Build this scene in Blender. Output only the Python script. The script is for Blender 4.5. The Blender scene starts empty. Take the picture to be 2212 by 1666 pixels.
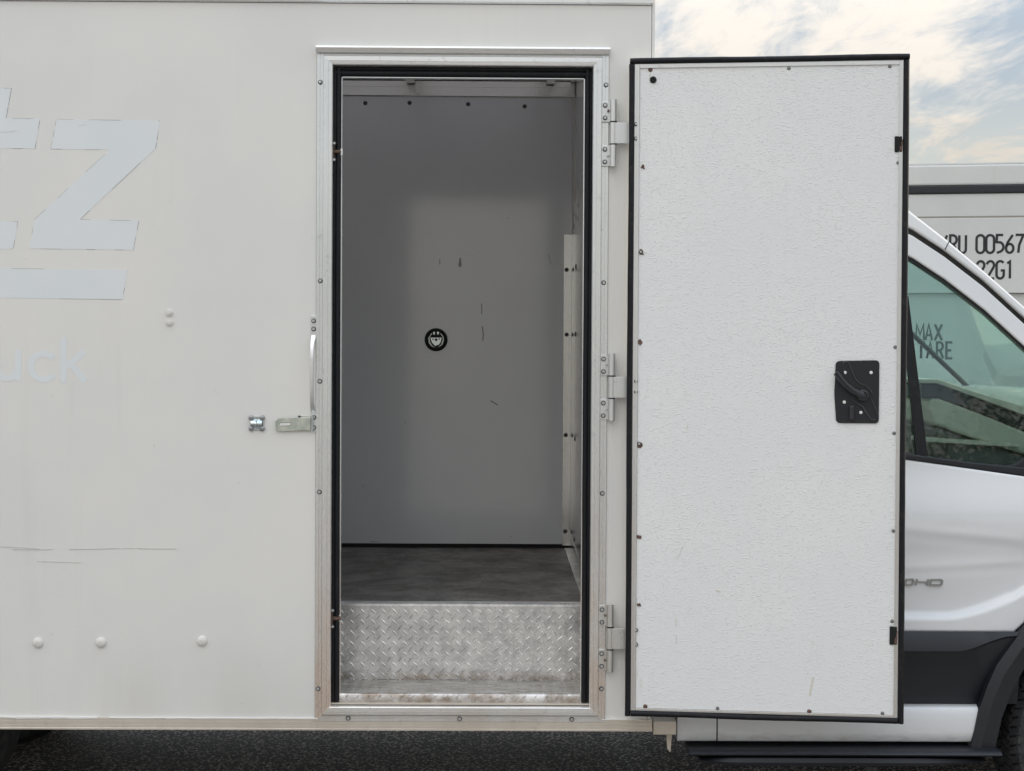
import bpy, math, random
from mathutils import Vector, Matrix
random.seed(7)
R = math.radians
scn = bpy.context.scene
col = scn.collection

# ------------------------------------------------------------------ camera
FPX, PW, PH = 3196.0, 2212.0, 1666.0          # focal length and frame in the pixels used for measuring
CAM = Vector((0.0, -5.09, 1.68))
pit, yaw, rol = R(-0.90), R(0.45), R(0.31)
fwd = Vector((math.sin(yaw)*math.cos(pit), math.cos(yaw)*math.cos(pit), math.sin(pit)))
r0 = fwd.cross(Vector((0, 0, 1))).normalized(); u0 = r0.cross(fwd)
rgt = math.cos(rol)*r0 + math.sin(rol)*u0
upv = -math.sin(rol)*r0 + math.cos(rol)*u0
cd = bpy.data.cameras.new('camera'); cam = bpy.data.objects.new('camera', cd); col.objects.link(cam)
cd.sensor_width = 36.0; cd.lens = 36.0*FPX/PW; cd.clip_start = 0.05; cd.clip_end = 3000
cam.matrix_world = Matrix(((rgt.x, upv.x, -fwd.x, CAM.x), (rgt.y, upv.y, -fwd.y, CAM.y), (rgt.z, upv.z, -fwd.z, CAM.z), (0, 0, 0, 1)))
scn.camera = cam

def at(px, py, Y):
    """point of the place, at depth plane Y, seen at that spot of the photograph"""
    d = fwd*FPX + rgt*(px-PW/2) - upv*(py-PH/2)
    t = (Y-CAM.y)/d.y
    return CAM + d*t
def oat(x, y, Y): return at(x/1.8445, y/1.8445, Y)

# ------------------------------------------------------------------ world, sun, exposure
SUN_EL, SUN_AZ = R(27), math.atan2(0.24, 0.97)      # azimuth measured from +X towards +Y
w = bpy.data.worlds.new('World'); scn.world = w; w.use_nodes = True
nt = w.node_tree; nt.nodes.clear()
def N(tree, t, **k):
    n = tree.nodes.new(t)
    for a, b in k.items(): setattr(n, a, b)
    return n
def build_world():
    L = nt.links.new
    out = N(nt, 'ShaderNodeOutputWorld'); bg = N(nt, 'ShaderNodeBackground'); bg.inputs['Strength'].default_value = 0.1
    sky = N(nt, 'ShaderNodeTexSky', sky_type='NISHITA'); sky.sun_disc = False
    sky.sun_elevation = SUN_EL; sky.sun_rotation = math.pi/2 - SUN_AZ; sky.dust_density = 2.0; sky.ozone_density = 1.0
    tc = N(nt, 'ShaderNodeTexCoord'); sep = N(nt, 'ShaderNodeSeparateXYZ'); L(tc.outputs['Generated'], sep.inputs[0])
    def M(op, a, b=None, c=None, clamp=False):
        n = N(nt, 'ShaderNodeMath', operation=op, use_clamp=clamp)
        for i, v in enumerate((a, b, c)):
            if v is None: continue
            if isinstance(v, (int, float)): n.inputs[i].default_value = v
            else: L(v, n.inputs[i])
        return n.outputs[0]
    z = M('MAXIMUM', sep.outputs['Z'], 0.02)
    zc = M('ADD', z, 0.06)
    cx = M('DIVIDE', sep.outputs['X'], zc); cy = M('DIVIDE', sep.outputs['Y'], zc)
    cmb = N(nt, 'ShaderNodeCombineXYZ'); L(cx, cmb.inputs[0]); L(cy, cmb.inputs[1])
    def noise(scale, detail, rough, dist, rot, stretch, loc=(0, 0, 0)):
        mp = N(nt, 'ShaderNodeMapping'); mp.inputs['Rotation'].default_value = (0, 0, rot); mp.inputs['Scale'].default_value = stretch; mp.inputs['Location'].default_value = loc
        L(cmb.outputs[0], mp.inputs[0])
        n = N(nt, 'ShaderNodeTexNoise'); n.inputs['Scale'].default_value = scale; n.inputs['Detail'].default_value = detail
        n.inputs['Roughness'].default_value = rough; n.inputs['Distortion'].default_value = dist
        L(mp.outputs[0], n.inputs['Vector']); return n.outputs['Fac']
    def ramp(v, a, b):
        m = N(nt, 'ShaderNodeMapRange', interpolation_type='SMOOTHSTEP'); L(v, m.inputs[0]); m.inputs[1].default_value = a; m.inputs[2].default_value = b
        return m.outputs[0]
    big = noise(0.75, 5, 0.55, 0.3, R(28), (1.0, 0.55, 1), (9.3, 4.4, 0))
    fine = noise(3.4, 6, 0.62, 0.5, R(35), (1.0, 0.45, 1), (7, 2, 0))
    wisp = noise(9.0, 6, 0.65, 0.8, R(30), (1.0, 0.35, 1), (1, 5, 0))
    mix = M('ADD', M('ADD', M('MULTIPLY', big, 0.54), M('MULTIPLY', fine, 0.28)), M('MULTIPLY', wisp, 0.18))
    bright = ramp(mix, 0.445, 0.56)
    # cream cloud sheet, blue-grey where it is thick or torn, cream towards the horizon
    def rgb(c):
        n = N(nt, 'ShaderNodeRGB'); n.outputs[0].default_value = (*c, 1); return n.outputs[0]
    def mixc(f, a, b):
        n = N(nt, 'ShaderNodeMix', data_type='RGBA'); 
        if isinstance(f, (int, float)): n.inputs[0].default_value = f
        else: L(f, n.inputs[0])
        L(a, n.inputs[6]); L(b, n.inputs[7]); return n.outputs[2]
    hi_ = ramp(z, 0.16, 0.5)
    cloud = mixc(bright, rgb((4.1, 4.75, 5.4)), mixc(hi_, rgb((9.0, 8.2, 7.2)), rgb((8.75, 8.55, 8.3))))
    low = ramp(z, 0.20, 0.115)
    lowc = mixc(ramp(fine, 0.50, 0.60), rgb((7.4, 7.35, 6.6)), rgb((9.2, 8.0, 6.5)))
    cloud = mixc(M('MULTIPLY', low, 0.8), cloud, lowc)
    base = mixc(0.86, sky.outputs[0], cloud)
    sc_ = N(nt, 'ShaderNodeVectorMath', operation='SCALE'); L(base, sc_.inputs[0])
    L(M('ADD', 0.50, M('MULTIPLY', z, 2.0)), sc_.inputs['Scale'])          # a cloud sheet is brightest overhead
    L(sc_.outputs[0], bg.inputs['Color']); L(bg.outputs[0], out.inputs['Surface'])
build_world()
sd = bpy.data.lights.new('sun', 'SUN'); sun = bpy.data.objects.new('sun', sd); col.objects.link(sun)
sd.energy = 3.4; sd.angle = R(2.0); sd.color = (1.0, 0.90, 0.74)
sv = Vector((math.cos(SUN_EL)*math.cos(SUN_AZ), math.cos(SUN_EL)*math.sin(SUN_AZ), math.sin(SUN_EL)))
sun.rotation_euler = sv.to_track_quat('Z', 'Y').to_euler(); sun.location = sv*30
scn.view_settings.view_transform = 'Standard'; scn.view_settings.look = 'None'
scn.view_settings.exposure = 0.42; scn.view_settings.gamma = 1.0; scn.view_settings.use_curve_mapping = False
scn.cycles.max_bounces = 12; scn.cycles.diffuse_bounces = 8; scn.cycles.glossy_bounces = 6; scn.cycles.transparent_max_bounces = 12
scn.cycles.use_denoising = True

# ------------------------------------------------------------------ materials
MAT = {}
class MT:
    """small node-graph helper"""
    def __init__(s, name, base=(.8, .8, .8), rough=.5, metal=0., spec=.5, coat=0., coat_rough=.05):
        s.m = bpy.data.materials.new(name); s.m.use_nodes = True; MAT[name] = s.m
        s.t = s.m.node_tree; s.b = s.t.nodes['Principled BSDF']
        s.b.inputs['Base Color'].default_value = (*base, 1); s.b.inputs['Roughness'].default_value = rough
        s.b.inputs['Metallic'].default_value = metal; s.b.inputs['Specular IOR Level'].default_value = spec
        s.b.inputs['Coat Weight'].default_value = coat; s.b.inputs['Coat Roughness'].default_value = coat_rough
        s.tc = N(s.t, 'ShaderNodeTexCoord')
    def L(s, a, b): s.t.links.new(a, b)
    def vec(s, scale=(1, 1, 1), loc=(0, 0, 0), rot=(0, 0, 0)):
        m = N(s.t, 'ShaderNodeMapping'); m.inputs['Scale'].default_value = scale; m.inputs['Location'].default_value = loc; m.inputs['Rotation'].default_value = rot
        s.L(s.tc.outputs['Object'], m.inputs[0]); return m.outputs[0]
    def noise(s, scale=1, detail=3, rough=.5, dist=0, sc=(1, 1, 1), loc=(0, 0, 0)):
        n = N(s.t, 'ShaderNodeTexNoise'); n.inputs['Scale'].default_value = scale; n.inputs['Detail'].default_value = detail
        n.inputs['Roughness'].default_value = rough; n.inputs['Distortion'].default_value = dist; s.L(s.vec(sc, loc), n.inputs['Vector']); return n.outputs['Fac']
    def voro(s, scale=1, sc=(1, 1, 1), feature='F1', out='Distance'):
        n = N(s.t, 'ShaderNodeTexVoronoi', feature=feature); n.inputs['Scale'].default_value = scale; s.L(s.vec(sc), n.inputs['Vector']); return n.outputs[out]
    def rng(s, v, a, b, c=0., d=1., smooth=True):
        m = N(s.t, 'ShaderNodeMapRange', interpolation_type='SMOOTHSTEP' if smooth else 'LINEAR'); s.L(v, m.inputs[0])
        for i, x in enumerate((a, b, c, d)): m.inputs[i+1].default_value = x
        return m.outputs[0]
    def math(s, op, a, b=0.):
        n = N(s.t, 'ShaderNodeMath', operation=op)
        for i, v in enumerate((a, b)):
            if isinstance(v, (int, float)): n.inputs[i].default_value = v
            else: s.L(v, n.inputs[i])
        return n.outputs[0]
    def mix(s, f, a, b):
        n = N(s.t, 'ShaderNodeMix', data_type='RGBA')
        if isinstance(f, (int, float)): n.inputs[0].default_value = f
        else: s.L(f, n.inputs[0])
        for i, v in ((6, a), (7, b)):
            if isinstance(v, tuple): n.inputs[i].default_value = (*v, 1)
            else: s.L(v, n.inputs[i])
        return n.outputs[2]
    def color(s, c): s.L(c, s.b.inputs['Base Color'])
    def rough(s, v): s.L(v, s.b.inputs['Roughness'])
    def bump(s, h, strength=.3, dist=.001, coat=False):
        n = N(s.t, 'ShaderNodeBump'); n.inputs['Strength'].default_value = strength; n.inputs['Distance'].default_value = dist
        s.L(h, n.inputs['Height']); s.L(n.outputs[0], s.b.inputs['Normal'])
        if coat: s.L(n.outputs[0], s.b.inputs['Coat Normal'])
    def z(s):
        sp = N(s.t, 'ShaderNodeSeparateXYZ'); s.L(s.tc.outputs['Object'], sp.inputs[0]); return sp.outputs['Z']

def mats():
    a = MT('box_paint', (.77, .76, .735), .36, coat=1.0, coat_rough=.10)
    n1 = a.noise(1.3, 4, .55); n2 = a.noise(60, 3, .6)
    c = a.mix(a.rng(n1, .35, .65), (.755, .752, .735), (.795, .782, .752))
    streak = a.math('MULTIPLY', a.rng(a.noise(1, 5, .65, .2, (14, 14, .7)), .52, .75), a.rng(a.noise(1.1, 3, .5, 0, (1, 1, 1), (4, 0, 9)), .42, .62))
    c = a.mix(a.math('MULTIPLY', streak, .16), c, (.56, .54, .50))
    speck = a.rng(a.noise(55, 2, .5), .74, .77); c = a.mix(a.math('MULTIPLY', speck, .35), c, (.42, .40, .37))
    dirt = a.math('MULTIPLY', a.rng(a.z(), .85, .42), a.rng(a.noise(3, 5, .6, 0, (1, 1, .4)), .30, .7))
    c = a.mix(a.math('MULTIPLY', dirt, .24), c, (.50, .46, .39))
    a.color(c); a.rough(a.rng(n1, .3, .7, .30, .45)); a.bump(a.math('ADD', a.noise(1.7, 3, .45, .3, (1, 1, .6)), a.math('MULTIPLY', n2, .012)), .22, .016, True)
    a = MT('ghost_paint', (.74, .79, .82), .36, coat=1.0, coat_rough=.12)
    a.color(a.mix(a.rng(a.noise(5, 4, .6), .3, .7), (.745, .785, .81), (.765, .80, .825)))
    a = MT('grime_line', (.16, .15, .14), .8)
    a = MT('stain_tan', (.67, .63, .55), .7)
    a = MT('scratch_grey', (.40, .40, .385), .7)
    a = MT('caulk', (.80, .80, .78), .5)
    # aluminium in several states
    def alu(name, base, rough, sc, dirt_reflect_c, dz0, dz1, amount, metal=.85):
        a = MT(name, base, rough, metal)
        n = a.noise(2.5, 4, .6, 0, sc); st = a.rng(n, .3, .7)
        c = a.mix(st, tuple(x*.96 for x in base), base)
        lg = a.rng(a.noise(1.4, 4, .6, .3), .35, .65); c = a.mix(lg, a.mix(.5, c, tuple(x*.86 for x in base)), c)
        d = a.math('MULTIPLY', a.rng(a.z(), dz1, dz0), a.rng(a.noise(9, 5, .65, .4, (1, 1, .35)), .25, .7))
        c = a.mix(a.math('MULTIPLY', d, amount), c, dirt_reflect_c)
        blot = a.rng(a.noise(42, 4, .6), .60, .70)
        c = a.mix(a.math('MULTIPLY', blot, .18), c, (.25, .23, .21))
        a.color(c); a.rough(a.rng(n, .25, .75, rough-.02, rough+.04)); a.bump(n, .02, .0003)
        return a
    alu('frame_alu', (.87, .89, .90), .24, (160, 160, 1.6), (.80, .62, .49), .35, 1.6, .70, .85)  # warm lower tint: part dirt, part painted reflection of the sunlit ground
    alu('frame_alu_h', (.88, .885, .88), .28, (1.6, 160, 160), (.60, .50, .40), .40, .60, .45, .72)
    alu('skirt_alu', (.68, .62, .545), .46, (1.2, 160, 120), (.42, .35, .27), .38, .48, .5, .55)
    alu('hinge_alu', (.79, .80, .80), .34, (90, 90, 3), (.55, .47, .37), .5, 1.2, .5)
    alu('door_alu', (.78, .785, .78), .38, (120, 120, 2), (.60, .50, .42), .4, 1.9, .45)
    alu('inner_alu', (.80, .79, .77), .22, (60, 60, 2), (.25, .22, .20), .78, 1.1, .6, 1.0)
    a = MT('zinc', (.62, .66, .61), .34, .8); a.color(a.mix(a.rng(a.noise(38, 4, .6), .35, .65), (.50, .55, .50), (.68, .70, .63)))
    a = MT('chrome', (.62, .68, .70), .16, 1.)
    a = MT('screw_steel', (.7, .71, .72), .30, .9); a.color(a.mix(a.rng(a.noise(300, 3, .6), .35, .6), (.45, .44, .43), (.80, .81, .82)))
    a = MT('rusty', (.13, .075, .055), .8, .1); a.color(a.mix(a.rng(a.noise(220, 4, .7), .35, .65), (.06, .04, .033), (.21, .125, .095))); a.bump(a.noise(400, 3), .5, .001)
    a = MT('dark_steel', (.075, .075, .08), .5, .6)
    a = MT('bolt_zinc', (.36, .36, .37), .4, .8)
    a = MT('grey_head', (.22, .22, .22), .45, .6)
    # diamond plate
    a = MT('tread_plate', (.72, .715, .70), .36, .68)
    n = a.noise(22, 6, .68); n2 = a.noise(150, 4, .65)
    c = a.mix(a.rng(n, .35, .65), (.60, .59, .59), (.84, .825, .815))
    edge = a.math('MULTIPLY', a.rng(a.z(), .575, .528), a.rng(a.noise(14, 5, .7), .35, .62))
    c = a.mix(a.math('MULTIPLY', edge, .75), c, (.22, .15, .09))
    a.color(c); a.rough(a.rng(n2, .3, .7, .26, .38)); a.bump(n2, .10, .0006)
    a = MT('tread_worn', (.40, .37, .33), .42, .7)
    n = a.noise(11, 6, .7, .6, (1, 5, 1)); a.color(a.mix(a.rng(n, .35, .66), (.34, .31, .27), (.60, .585, .56))); a.rough(a.rng(n, .3, .7, .35, .6)); a.bump(n, .25, .002)
    # rubber and plastics
    a = MT('rubber', (.007, .008, .011), .5, spec=.3); a.color(a.mix(a.rng(a.noise(34, 5, .7, 0, (1, 1, .3)), .5, .8), (.0065, .0075, .0105), (.020, .020, .022)))
    a = MT('rubber_door', (.007, .008, .011), .5, spec=.3); a.color(a.mix(a.rng(a.noise(28, 5, .7), .5, .82), (.0065, .0072, .010), (.032, .029, .029)))
    a = MT('black_plastic', (.010, .011, .015), .48); a.bump(a.noise(900, 2), .12, .0004)
    a = MT('lever_plastic', (.030, .032, .038), .32)
    a = MT('cladding', (.012, .0145, .020), .44); a.bump(a.noise(700, 2), .10, .0004)
    a = MT('hole_dark', (.006, .006, .007), .8)
    # fibreglass panel with pebbled relief
    a = MT('pebbled_panel', (.76, .775, .785), .42)
    n = a.noise(1, 2, .55, .15, (105, 105, 205)); blob = a.rng(n, .52, .70)
    n3 = a.noise(1, 2, .5, .3, (190, 190, 250), (5, 0, 2)); pit = a.rng(n3, .70, .76)
    patch = a.noise(2.3, 3, .5)
    h = a.math('SUBTRACT', a.math('MULTIPLY', blob, a.rng(patch, .3, .6, .55, 1.)), a.math('MULTIPLY', pit, .7))
    c = a.mix(a.rng(patch, .3, .7), (.80, .81, .82), (.84, .845, .845))
    st = a.math('MULTIPLY', a.rng(a.noise(5, 5, .7, 0, (1.6, 1, .6), (3, 0, 1)), .62, .74), a.rng(a.z(), 1.3, .5))
    c = a.mix(a.math('MULTIPLY', st, .42), c, (.50, .43, .33)); c = a.mix(a.math('MULTIPLY', a.math('MULTIPLY', pit, a.rng(patch, .45, .65)), .30), c, (.34, .33, .31))
    a.color(c); a.bump(h, .75, .0015)
    # inside of the box
    a = MT('liner_white', (.62, .625, .63), .30, spec=.5, coat=1.0, coat_rough=.12); n = a.noise(1.6, 4, .55)
    c = a.mix(a.rng(n, .3, .7), (.645, .66, .68), (.685, .70, .715)); sp = a.rng(a.noise(26, 3, .7), .74, .78)
    c = a.mix(a.math('MULTIPLY', sp, .5), c, (.2, .2, .2)); a.color(c); a.b.inputs['Coat IOR'].default_value = 1.85; a.bump(a.noise(2.0, 2, .4), .06, .008, True)
    a = MT('box_floor', (.12, .105, .09), .50); n = a.noise(1, 8, .76, .3, (5.0, 5.0, 1)); n2 = a.noise(1, 4, .6, .6, (75, 14, 1)); n3 = a.noise(3.4, 5, .6)
    c = a.mix(a.rng(n, .32, .66), (.085, .078, .072), (.20, .185, .172)); c = a.mix(a.math('MULTIPLY', a.rng(n3, .55, .7), .5), c, (.09, .075, .06))
    c = a.mix(a.math('MULTIPLY', a.math('MULTIPLY', a.rng(n2, .52, .66), a.rng(n3, .4, .6)), .55), c, (.045, .04, .036))
    a.color(c); a.bump(n2, .5, .003); a.rough(a.rng(n, .3, .7, .62, .42))
    m = bpy.data.materials.new('translucent_fill_roof'); MAT['translucent_fill_roof'] = m; m.use_nodes = True; t = m.node_tree; t.nodes.clear()  # roof translucence is assumed, added to brighten the inside of the box
    o = N(t, 'ShaderNodeOutputMaterial'); ad = N(t, 'ShaderNodeAddShader'); df = N(t, 'ShaderNodeBsdfDiffuse'); tl = N(t, 'ShaderNodeBsdfTranslucent')
    df.inputs[0].default_value = (.60, .61, .62, 1); tl.inputs[0].default_value = (.0935, .0915, .097, 1)
    t.links.new(df.outputs[0], ad.inputs[0]); t.links.new(tl.outputs[0], ad.inputs[1]); t.links.new(ad.outputs[0], o.inputs[0])
    # cab
    a = MT('cab_paint', (.76, .775, .80), .28, coat=1.0, coat_rough=.03); a.bump(a.noise(3, 2, .4), .05, .004)
    d = a.math('MULTIPLY', a.rng(a.z(), .42, .34), a.rng(a.noise(16, 5, .7, 0, (1, 1, 4)), .42, .66)); a.color(a.mix(a.math('MULTIPLY', d, .5), (.74, .755, .78), (.42, .37, .30)))
    a = MT('seam_dark', (.02, .018, .018), .6)
    a = MT('trim_grey', (.09, .09, .09), .55)
    a = MT('scuff_grey', (.36, .35, .37), .6)
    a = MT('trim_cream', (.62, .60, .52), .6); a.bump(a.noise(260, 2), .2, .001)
    a = MT('seat_fabric', (.035, .036, .04), .85); a.bump(a.noise(500, 2), .3, .001)
    a = MT('badge_silver', (.36, .36, .35), .35, .8)
    # glass
    m = bpy.data.materials.new('cab_glass'); MAT['cab_glass'] = m; m.use_nodes = True; t = m.node_tree; t.nodes.clear()
    o = N(t, 'ShaderNodeOutputMaterial'); mx = N(t, 'ShaderNodeMixShader'); tr = N(t, 'ShaderNodeBsdfTransparent'); gl = N(t, 'ShaderNodeBsdfGlossy'); fr = N(t, 'ShaderNodeFresnel')
    tr.inputs[0].default_value = (.84, .93, .91, 1); gl.inputs['Roughness'].default_value = .015; fr.inputs[0].default_value = 1.55
    t.links.new(fr.outputs[0], mx.inputs[0]); t.links.new(tr.outputs[0], mx.inputs[1]); t.links.new(gl.outputs[0], mx.inputs[2]); t.links.new(mx.outputs[0], o.inputs[0])
    m2 = m.copy(); m2.name = 'screen_glass'; MAT['screen_glass'] = m2; t = m2.node_tree; mu = N(t, 'ShaderNodeMath', operation='MULTIPLY'); mu.inputs[1].default_value = .30
    fr2 = [n_ for n_ in t.nodes if n_.type == 'FRESNEL'][0]; mx2 = [n_ for n_ in t.nodes if n_.type == 'MIX_SHADER'][0]; t.links.new(fr2.outputs[0], mu.inputs[0]); t.links.new(mu.outputs[0], mx2.inputs[0])
    # ground
    a = MT('asphalt', (.06, .06, .06), .85)
    v = a.voro(72, (1, 1, .01), out='Color'); vd = a.voro(72, (1, 1, .01)); n = a.noise(1.2, 5, .6); n2 = a.noise(240, 3, .6)
    bw = N(a.t, 'ShaderNodeRGBToBW'); a.L(v, bw.inputs[0])
    stone = a.mix(a.rng(bw.outputs[0], .1, .9), (.10, .094, .089), (.80, .74, .68))
    c = a.mix(a.rng(vd, .55, .32), (.075, .072, .072), stone); c = a.mix(a.math('MULTIPLY', a.rng(n, .4, .65), .35), c, (.08, .075, .072))
    a.color(c); a.bump(a.math('ADD', a.rng(vd, .6, .2), a.math('MULTIPLY', n2, .4)), .8, .004)
    a = MT('road_paint', (.62, .62, .60), .8); a.color(a.mix(a.rng(a.noise(60, 5, .7), .4, .6), (.30, .30, .29), (.70, .70, .68)))
    a = MT('dash_plain', (.13, .13, .13), .5)
    a = MT('leaf_dry', (.30, .26, .17), .8)
    a = MT('tyre_rubber', (.018, .019, .021), .72); a.color(a.mix(a.rng(a.noise(30, 5, .7), .4, .7), (.022, .024, .028), (.058, .057, .056)))
    a = MT('wheel_steel', (.20, .205, .21), .5, .5)
    a = MT('chassis_black', (.008, .008, .009), .7)
    # container
    a = MT('container_paint', (.60, .61, .605), .42); n = a.noise(2, 5, .6); c = a.mix(a.rng(n, .3, .7), (.57, .58, .58), (.63, .635, .625))
    st = a.rng(a.noise(1, 5, .6, 0, (9, 9, .8)), .60, .78); c = a.mix(a.math('MULTIPLY', st, .18), c, (.38, .33, .26)); a.color(c)
    a = MT('container_seam', (.34, .31, .27), .6)
    a = MT('container_letter', (.022, .020, .024), .6)
mats()

# ------------------------------------------------------------------ geometry helpers
OFF = {}
def link(name, me, mat, parent=None, loc=None, rot=None):
    o = bpy.data.objects.new(name, me); col.objects.link(o)
    if mat and not me.materials: me.materials.append(MAT[mat])
    if loc is not None: o.location = loc
    if rot is not None: o.rotation_euler = rot
    if parent is not None:
        o.parent = parent; o.matrix_parent_inverse = OFF[parent.name].inverted()
    OFF[o.name] = Matrix.LocRotScale(o.location, o.rotation_euler, None)
    return o
def empty(name, loc):
    o = bpy.data.objects.new(name, None); col.objects.link(o); o.location = loc; o.empty_display_size = .2
    OFF[o.name] = Matrix.Translation(Vector(loc)); return o
def tag(o, label=None, cat=None, group=None, kind=None):
    for k, v in (('label', label), ('category', cat), ('group', group), ('kind', kind)):
        if v: o[k] = v
    return o

class MB:
    def __init__(s, f=None): s.v = []; s.f = []; s.map = f
    def add(s, vs, fs):
        k = len(s.v); s.v += [Vector(p) for p in vs]; s.f += [tuple(i+k for i in q) for q in fs]; return s
    def box(s, x0, x1, y0, y1, z0, z1):
        return s.add([(x0, y0, z0), (x1, y0, z0), (x1, y1, z0), (x0, y1, z0), (x0, y0, z1), (x1, y0, z1), (x1, y1, z1), (x0, y1, z1)],
                     [(0, 3, 2, 1), (4, 5, 6, 7), (0, 1, 5, 4), (1, 2, 6, 5), (2, 3, 7, 6), (3, 0, 4, 7)])
    def prism(s, poly, y0, y1):            # poly in (x, z)
        n = len(poly); vs = [(x, y0, z) for x, z in poly] + [(x, y1, z) for x, z in poly]
        return s.add(vs, [tuple(range(n))[::-1], tuple(range(n, 2*n))] + [(i, (i+1) % n, n+(i+1) % n, n+i) for i in range(n)])
    def loft(s, rings, closed=True, caps=True):
        n = len(rings[0]); vs = [p for r in rings for p in r]; fs = []
        for a in range(len(rings)-1):
            for i in range(n if closed else n-1):
                j = (i+1) % n; fs.append((a*n+i, a*n+j, (a+1)*n+j, (a+1)*n+i))
        if caps and closed: fs += [tuple(range(n))[::-1], tuple(range((len(rings)-1)*n, len(rings)*n))]
        return s.add(vs, fs)
    def lathe(s, prof, o=(0, 0, 0), axis='Y', n=24, caps=True):   # prof: (radius, along axis)
        o = Vector(o); rings = []
        for r, h in prof:
            ring = []
            for i in range(n):
                c, d = math.cos(2*math.pi*i/n)*r, math.sin(2*math.pi*i/n)*r
                ring.append(o + Vector({'Y': (c, h, d), 'Z': (c, d, h), 'X': (h, c, d)}[axis]))
            rings.append(ring)
        return s.loft(rings, True, caps)
    def tube(s, pts, r, n=8, squash=None):
        pts = [Vector(p) for p in pts]; rings = []
        for i, p in enumerate(pts):
            t = (pts[min(i+1, len(pts)-1)] - pts[max(i-1, 0)]).normalized()
            a = t.cross(Vector((0, 1, 0))); a = a.normalized() if a.length > 1e-4 else Vector((1, 0, 0)); b = t.cross(a).normalized()
            rr = r[i] if isinstance(r, (list, tuple)) else r
            sq = squash or 1.0
            rings.append([p + a*rr*math.cos(2*math.pi*k/n) + b*rr*sq*math.sin(2*math.pi*k/n) for k in range(n)])
        return s.loft(rings)
    def build(s, name, mat, parent=None, smooth=False, bevel=0, seg=2, angle=35):
        me = bpy.data.meshes.new(name)
        vs = [s.map(p) for p in s.v] if s.map else s.v
        me.from_pydata([tuple(v) for v in vs], [], s.f); me.validate()
        import bmesh
        bm = bmesh.new(); bm.from_mesh(me); bmesh.ops.recalc_face_normals(bm, faces=bm.faces); bm.to_mesh(me); bm.free()
        o = link(name, me, mat, parent)
        if smooth:
            me.polygons.foreach_set('use_smooth', [True]*len(me.polygons))
            me.set_sharp_from_angle(angle=R(angle))
        if bevel:
            b = o.modifiers.new('bevel', 'BEVEL'); b.width = bevel; b.segments = seg; b.limit_method = 'ANGLE'; b.angle_limit = R(40)
        return o

def ribbon(mb, pts, wd, y0, y1, closed=False):
    """flat stroke of width wd along a polyline in (x, z)"""
    n = len(pts); P = [Vector(p) for p in pts]; Lf, Rt = [], []
    for i in range(n):
        a = P[i-1] if (i > 0 or closed) else P[i]; b = P[(i+1) % n] if (i < n-1 or closed) else P[i]
        d1 = (P[i]-a); d2 = (b-P[i])
        if d1.length < 1e-9: d1 = d2
        if d2.length < 1e-9: d2 = d1
        d1 = d1.normalized(); d2 = d2.normalized(); t = (d1+d2)
        t = t.normalized() if t.length > 1e-6 else d1
        nn = Vector((-t.y, t.x)); k = max(.5, nn.dot(Vector((-d1.y, d1.x))))
        Lf.append(P[i]+nn*wd/2/k); Rt.append(P[i]-nn*wd/2/k)
    m = n if closed else n-1
    for i in range(m):
        j = (i+1) % n; mb.prism([Lf[i], Lf[j], Rt[j], Rt[i]][::1], y0, y1)
def arc(cx, cz, rx, rz, a0, a1, n=8): return [(cx+rx*math.cos(R(a0+(a1-a0)*i/n)), cz+rz*math.sin(R(a0+(a1-a0)*i/n))) for i in range(n+1)]
GLY = {
 '0': [arc(.21, .79, .21, .21, 0, 180) + arc(.21, .21, .21, .21, 180, 360), True],
 '5': [[(.38, 1), (.05, 1), (.03, .60)] + arc(.16, .33, .24, .27, 75, -75, 10) + [(.05, .0)]],
 '6': [arc(.21, .25, .20, .25, 120, -240, 14), [(.37, 1.0), (.10, .58), (.03, .35)]],
 '7': [[(.0, 1), (.42, 1), (.20, .45), (.15, 0)]],
 '2': [arc(.21, .77, .20, .23, 170, -30, 9) + [(.04, .03), (.04, 0), (.42, 0)]],
 'G': [arc(.21, .79, .20, .21, 30, 180) + arc(.21, .21, .20, .21, 180, 360) + [(.41, .46), (.24, .46)]],
 '1': [[(.06, .86), (.21, .98), (.21, 0)]],
 'R': [[(.04, 0), (.04, 1), (.20, 1)] + arc(.20, .755, .19, .245, 90, -90) + [(.05, .51)], [(.22, .51), (.42, 0)]],
 'U': [[(.03, 1), (.03, .21)] + arc(.21, .21, .18, .21, 180, 360) + [(.39, 1)]],
 'Y': [[(.0, 1), (.21, .5), (.21, 0)], [(.42, 1), (.21, .5)]],
 'M': [[(.0, 0), (.03, 1), (.24, .35), (.45, 1), (.48, 0)]],
 'A': [[(.0, 0), (.20, 1), (.40, 0)], [(.07, .32), (.33, .32)]],
 'X': [[(.0, 0), (.42, 1)], [(.0, 1), (.42, 0)]],
 'T': [[(.0, 1), (.44, 1)], [(.22, 1), (.22, 0)]],
 'E': [[(.40, 1), (.04, 1), (.04, 0), (.40, 0)], [(.04, .5), (.34, .5)]],
}
def letters(mb, text, x, z, h, adv, wd, y0, y1):
    for ch in text:
        if ch != ' ':
            g = GLY[ch]
            for st in g:
                if st is True: continue
                ribbon(mb, [(x+p[0]*h, z+p[1]*h) for p in st], wd, y0, y1, closed=(len(g) > 1 and g[1] is True))
        x += adv
    return x

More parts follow.
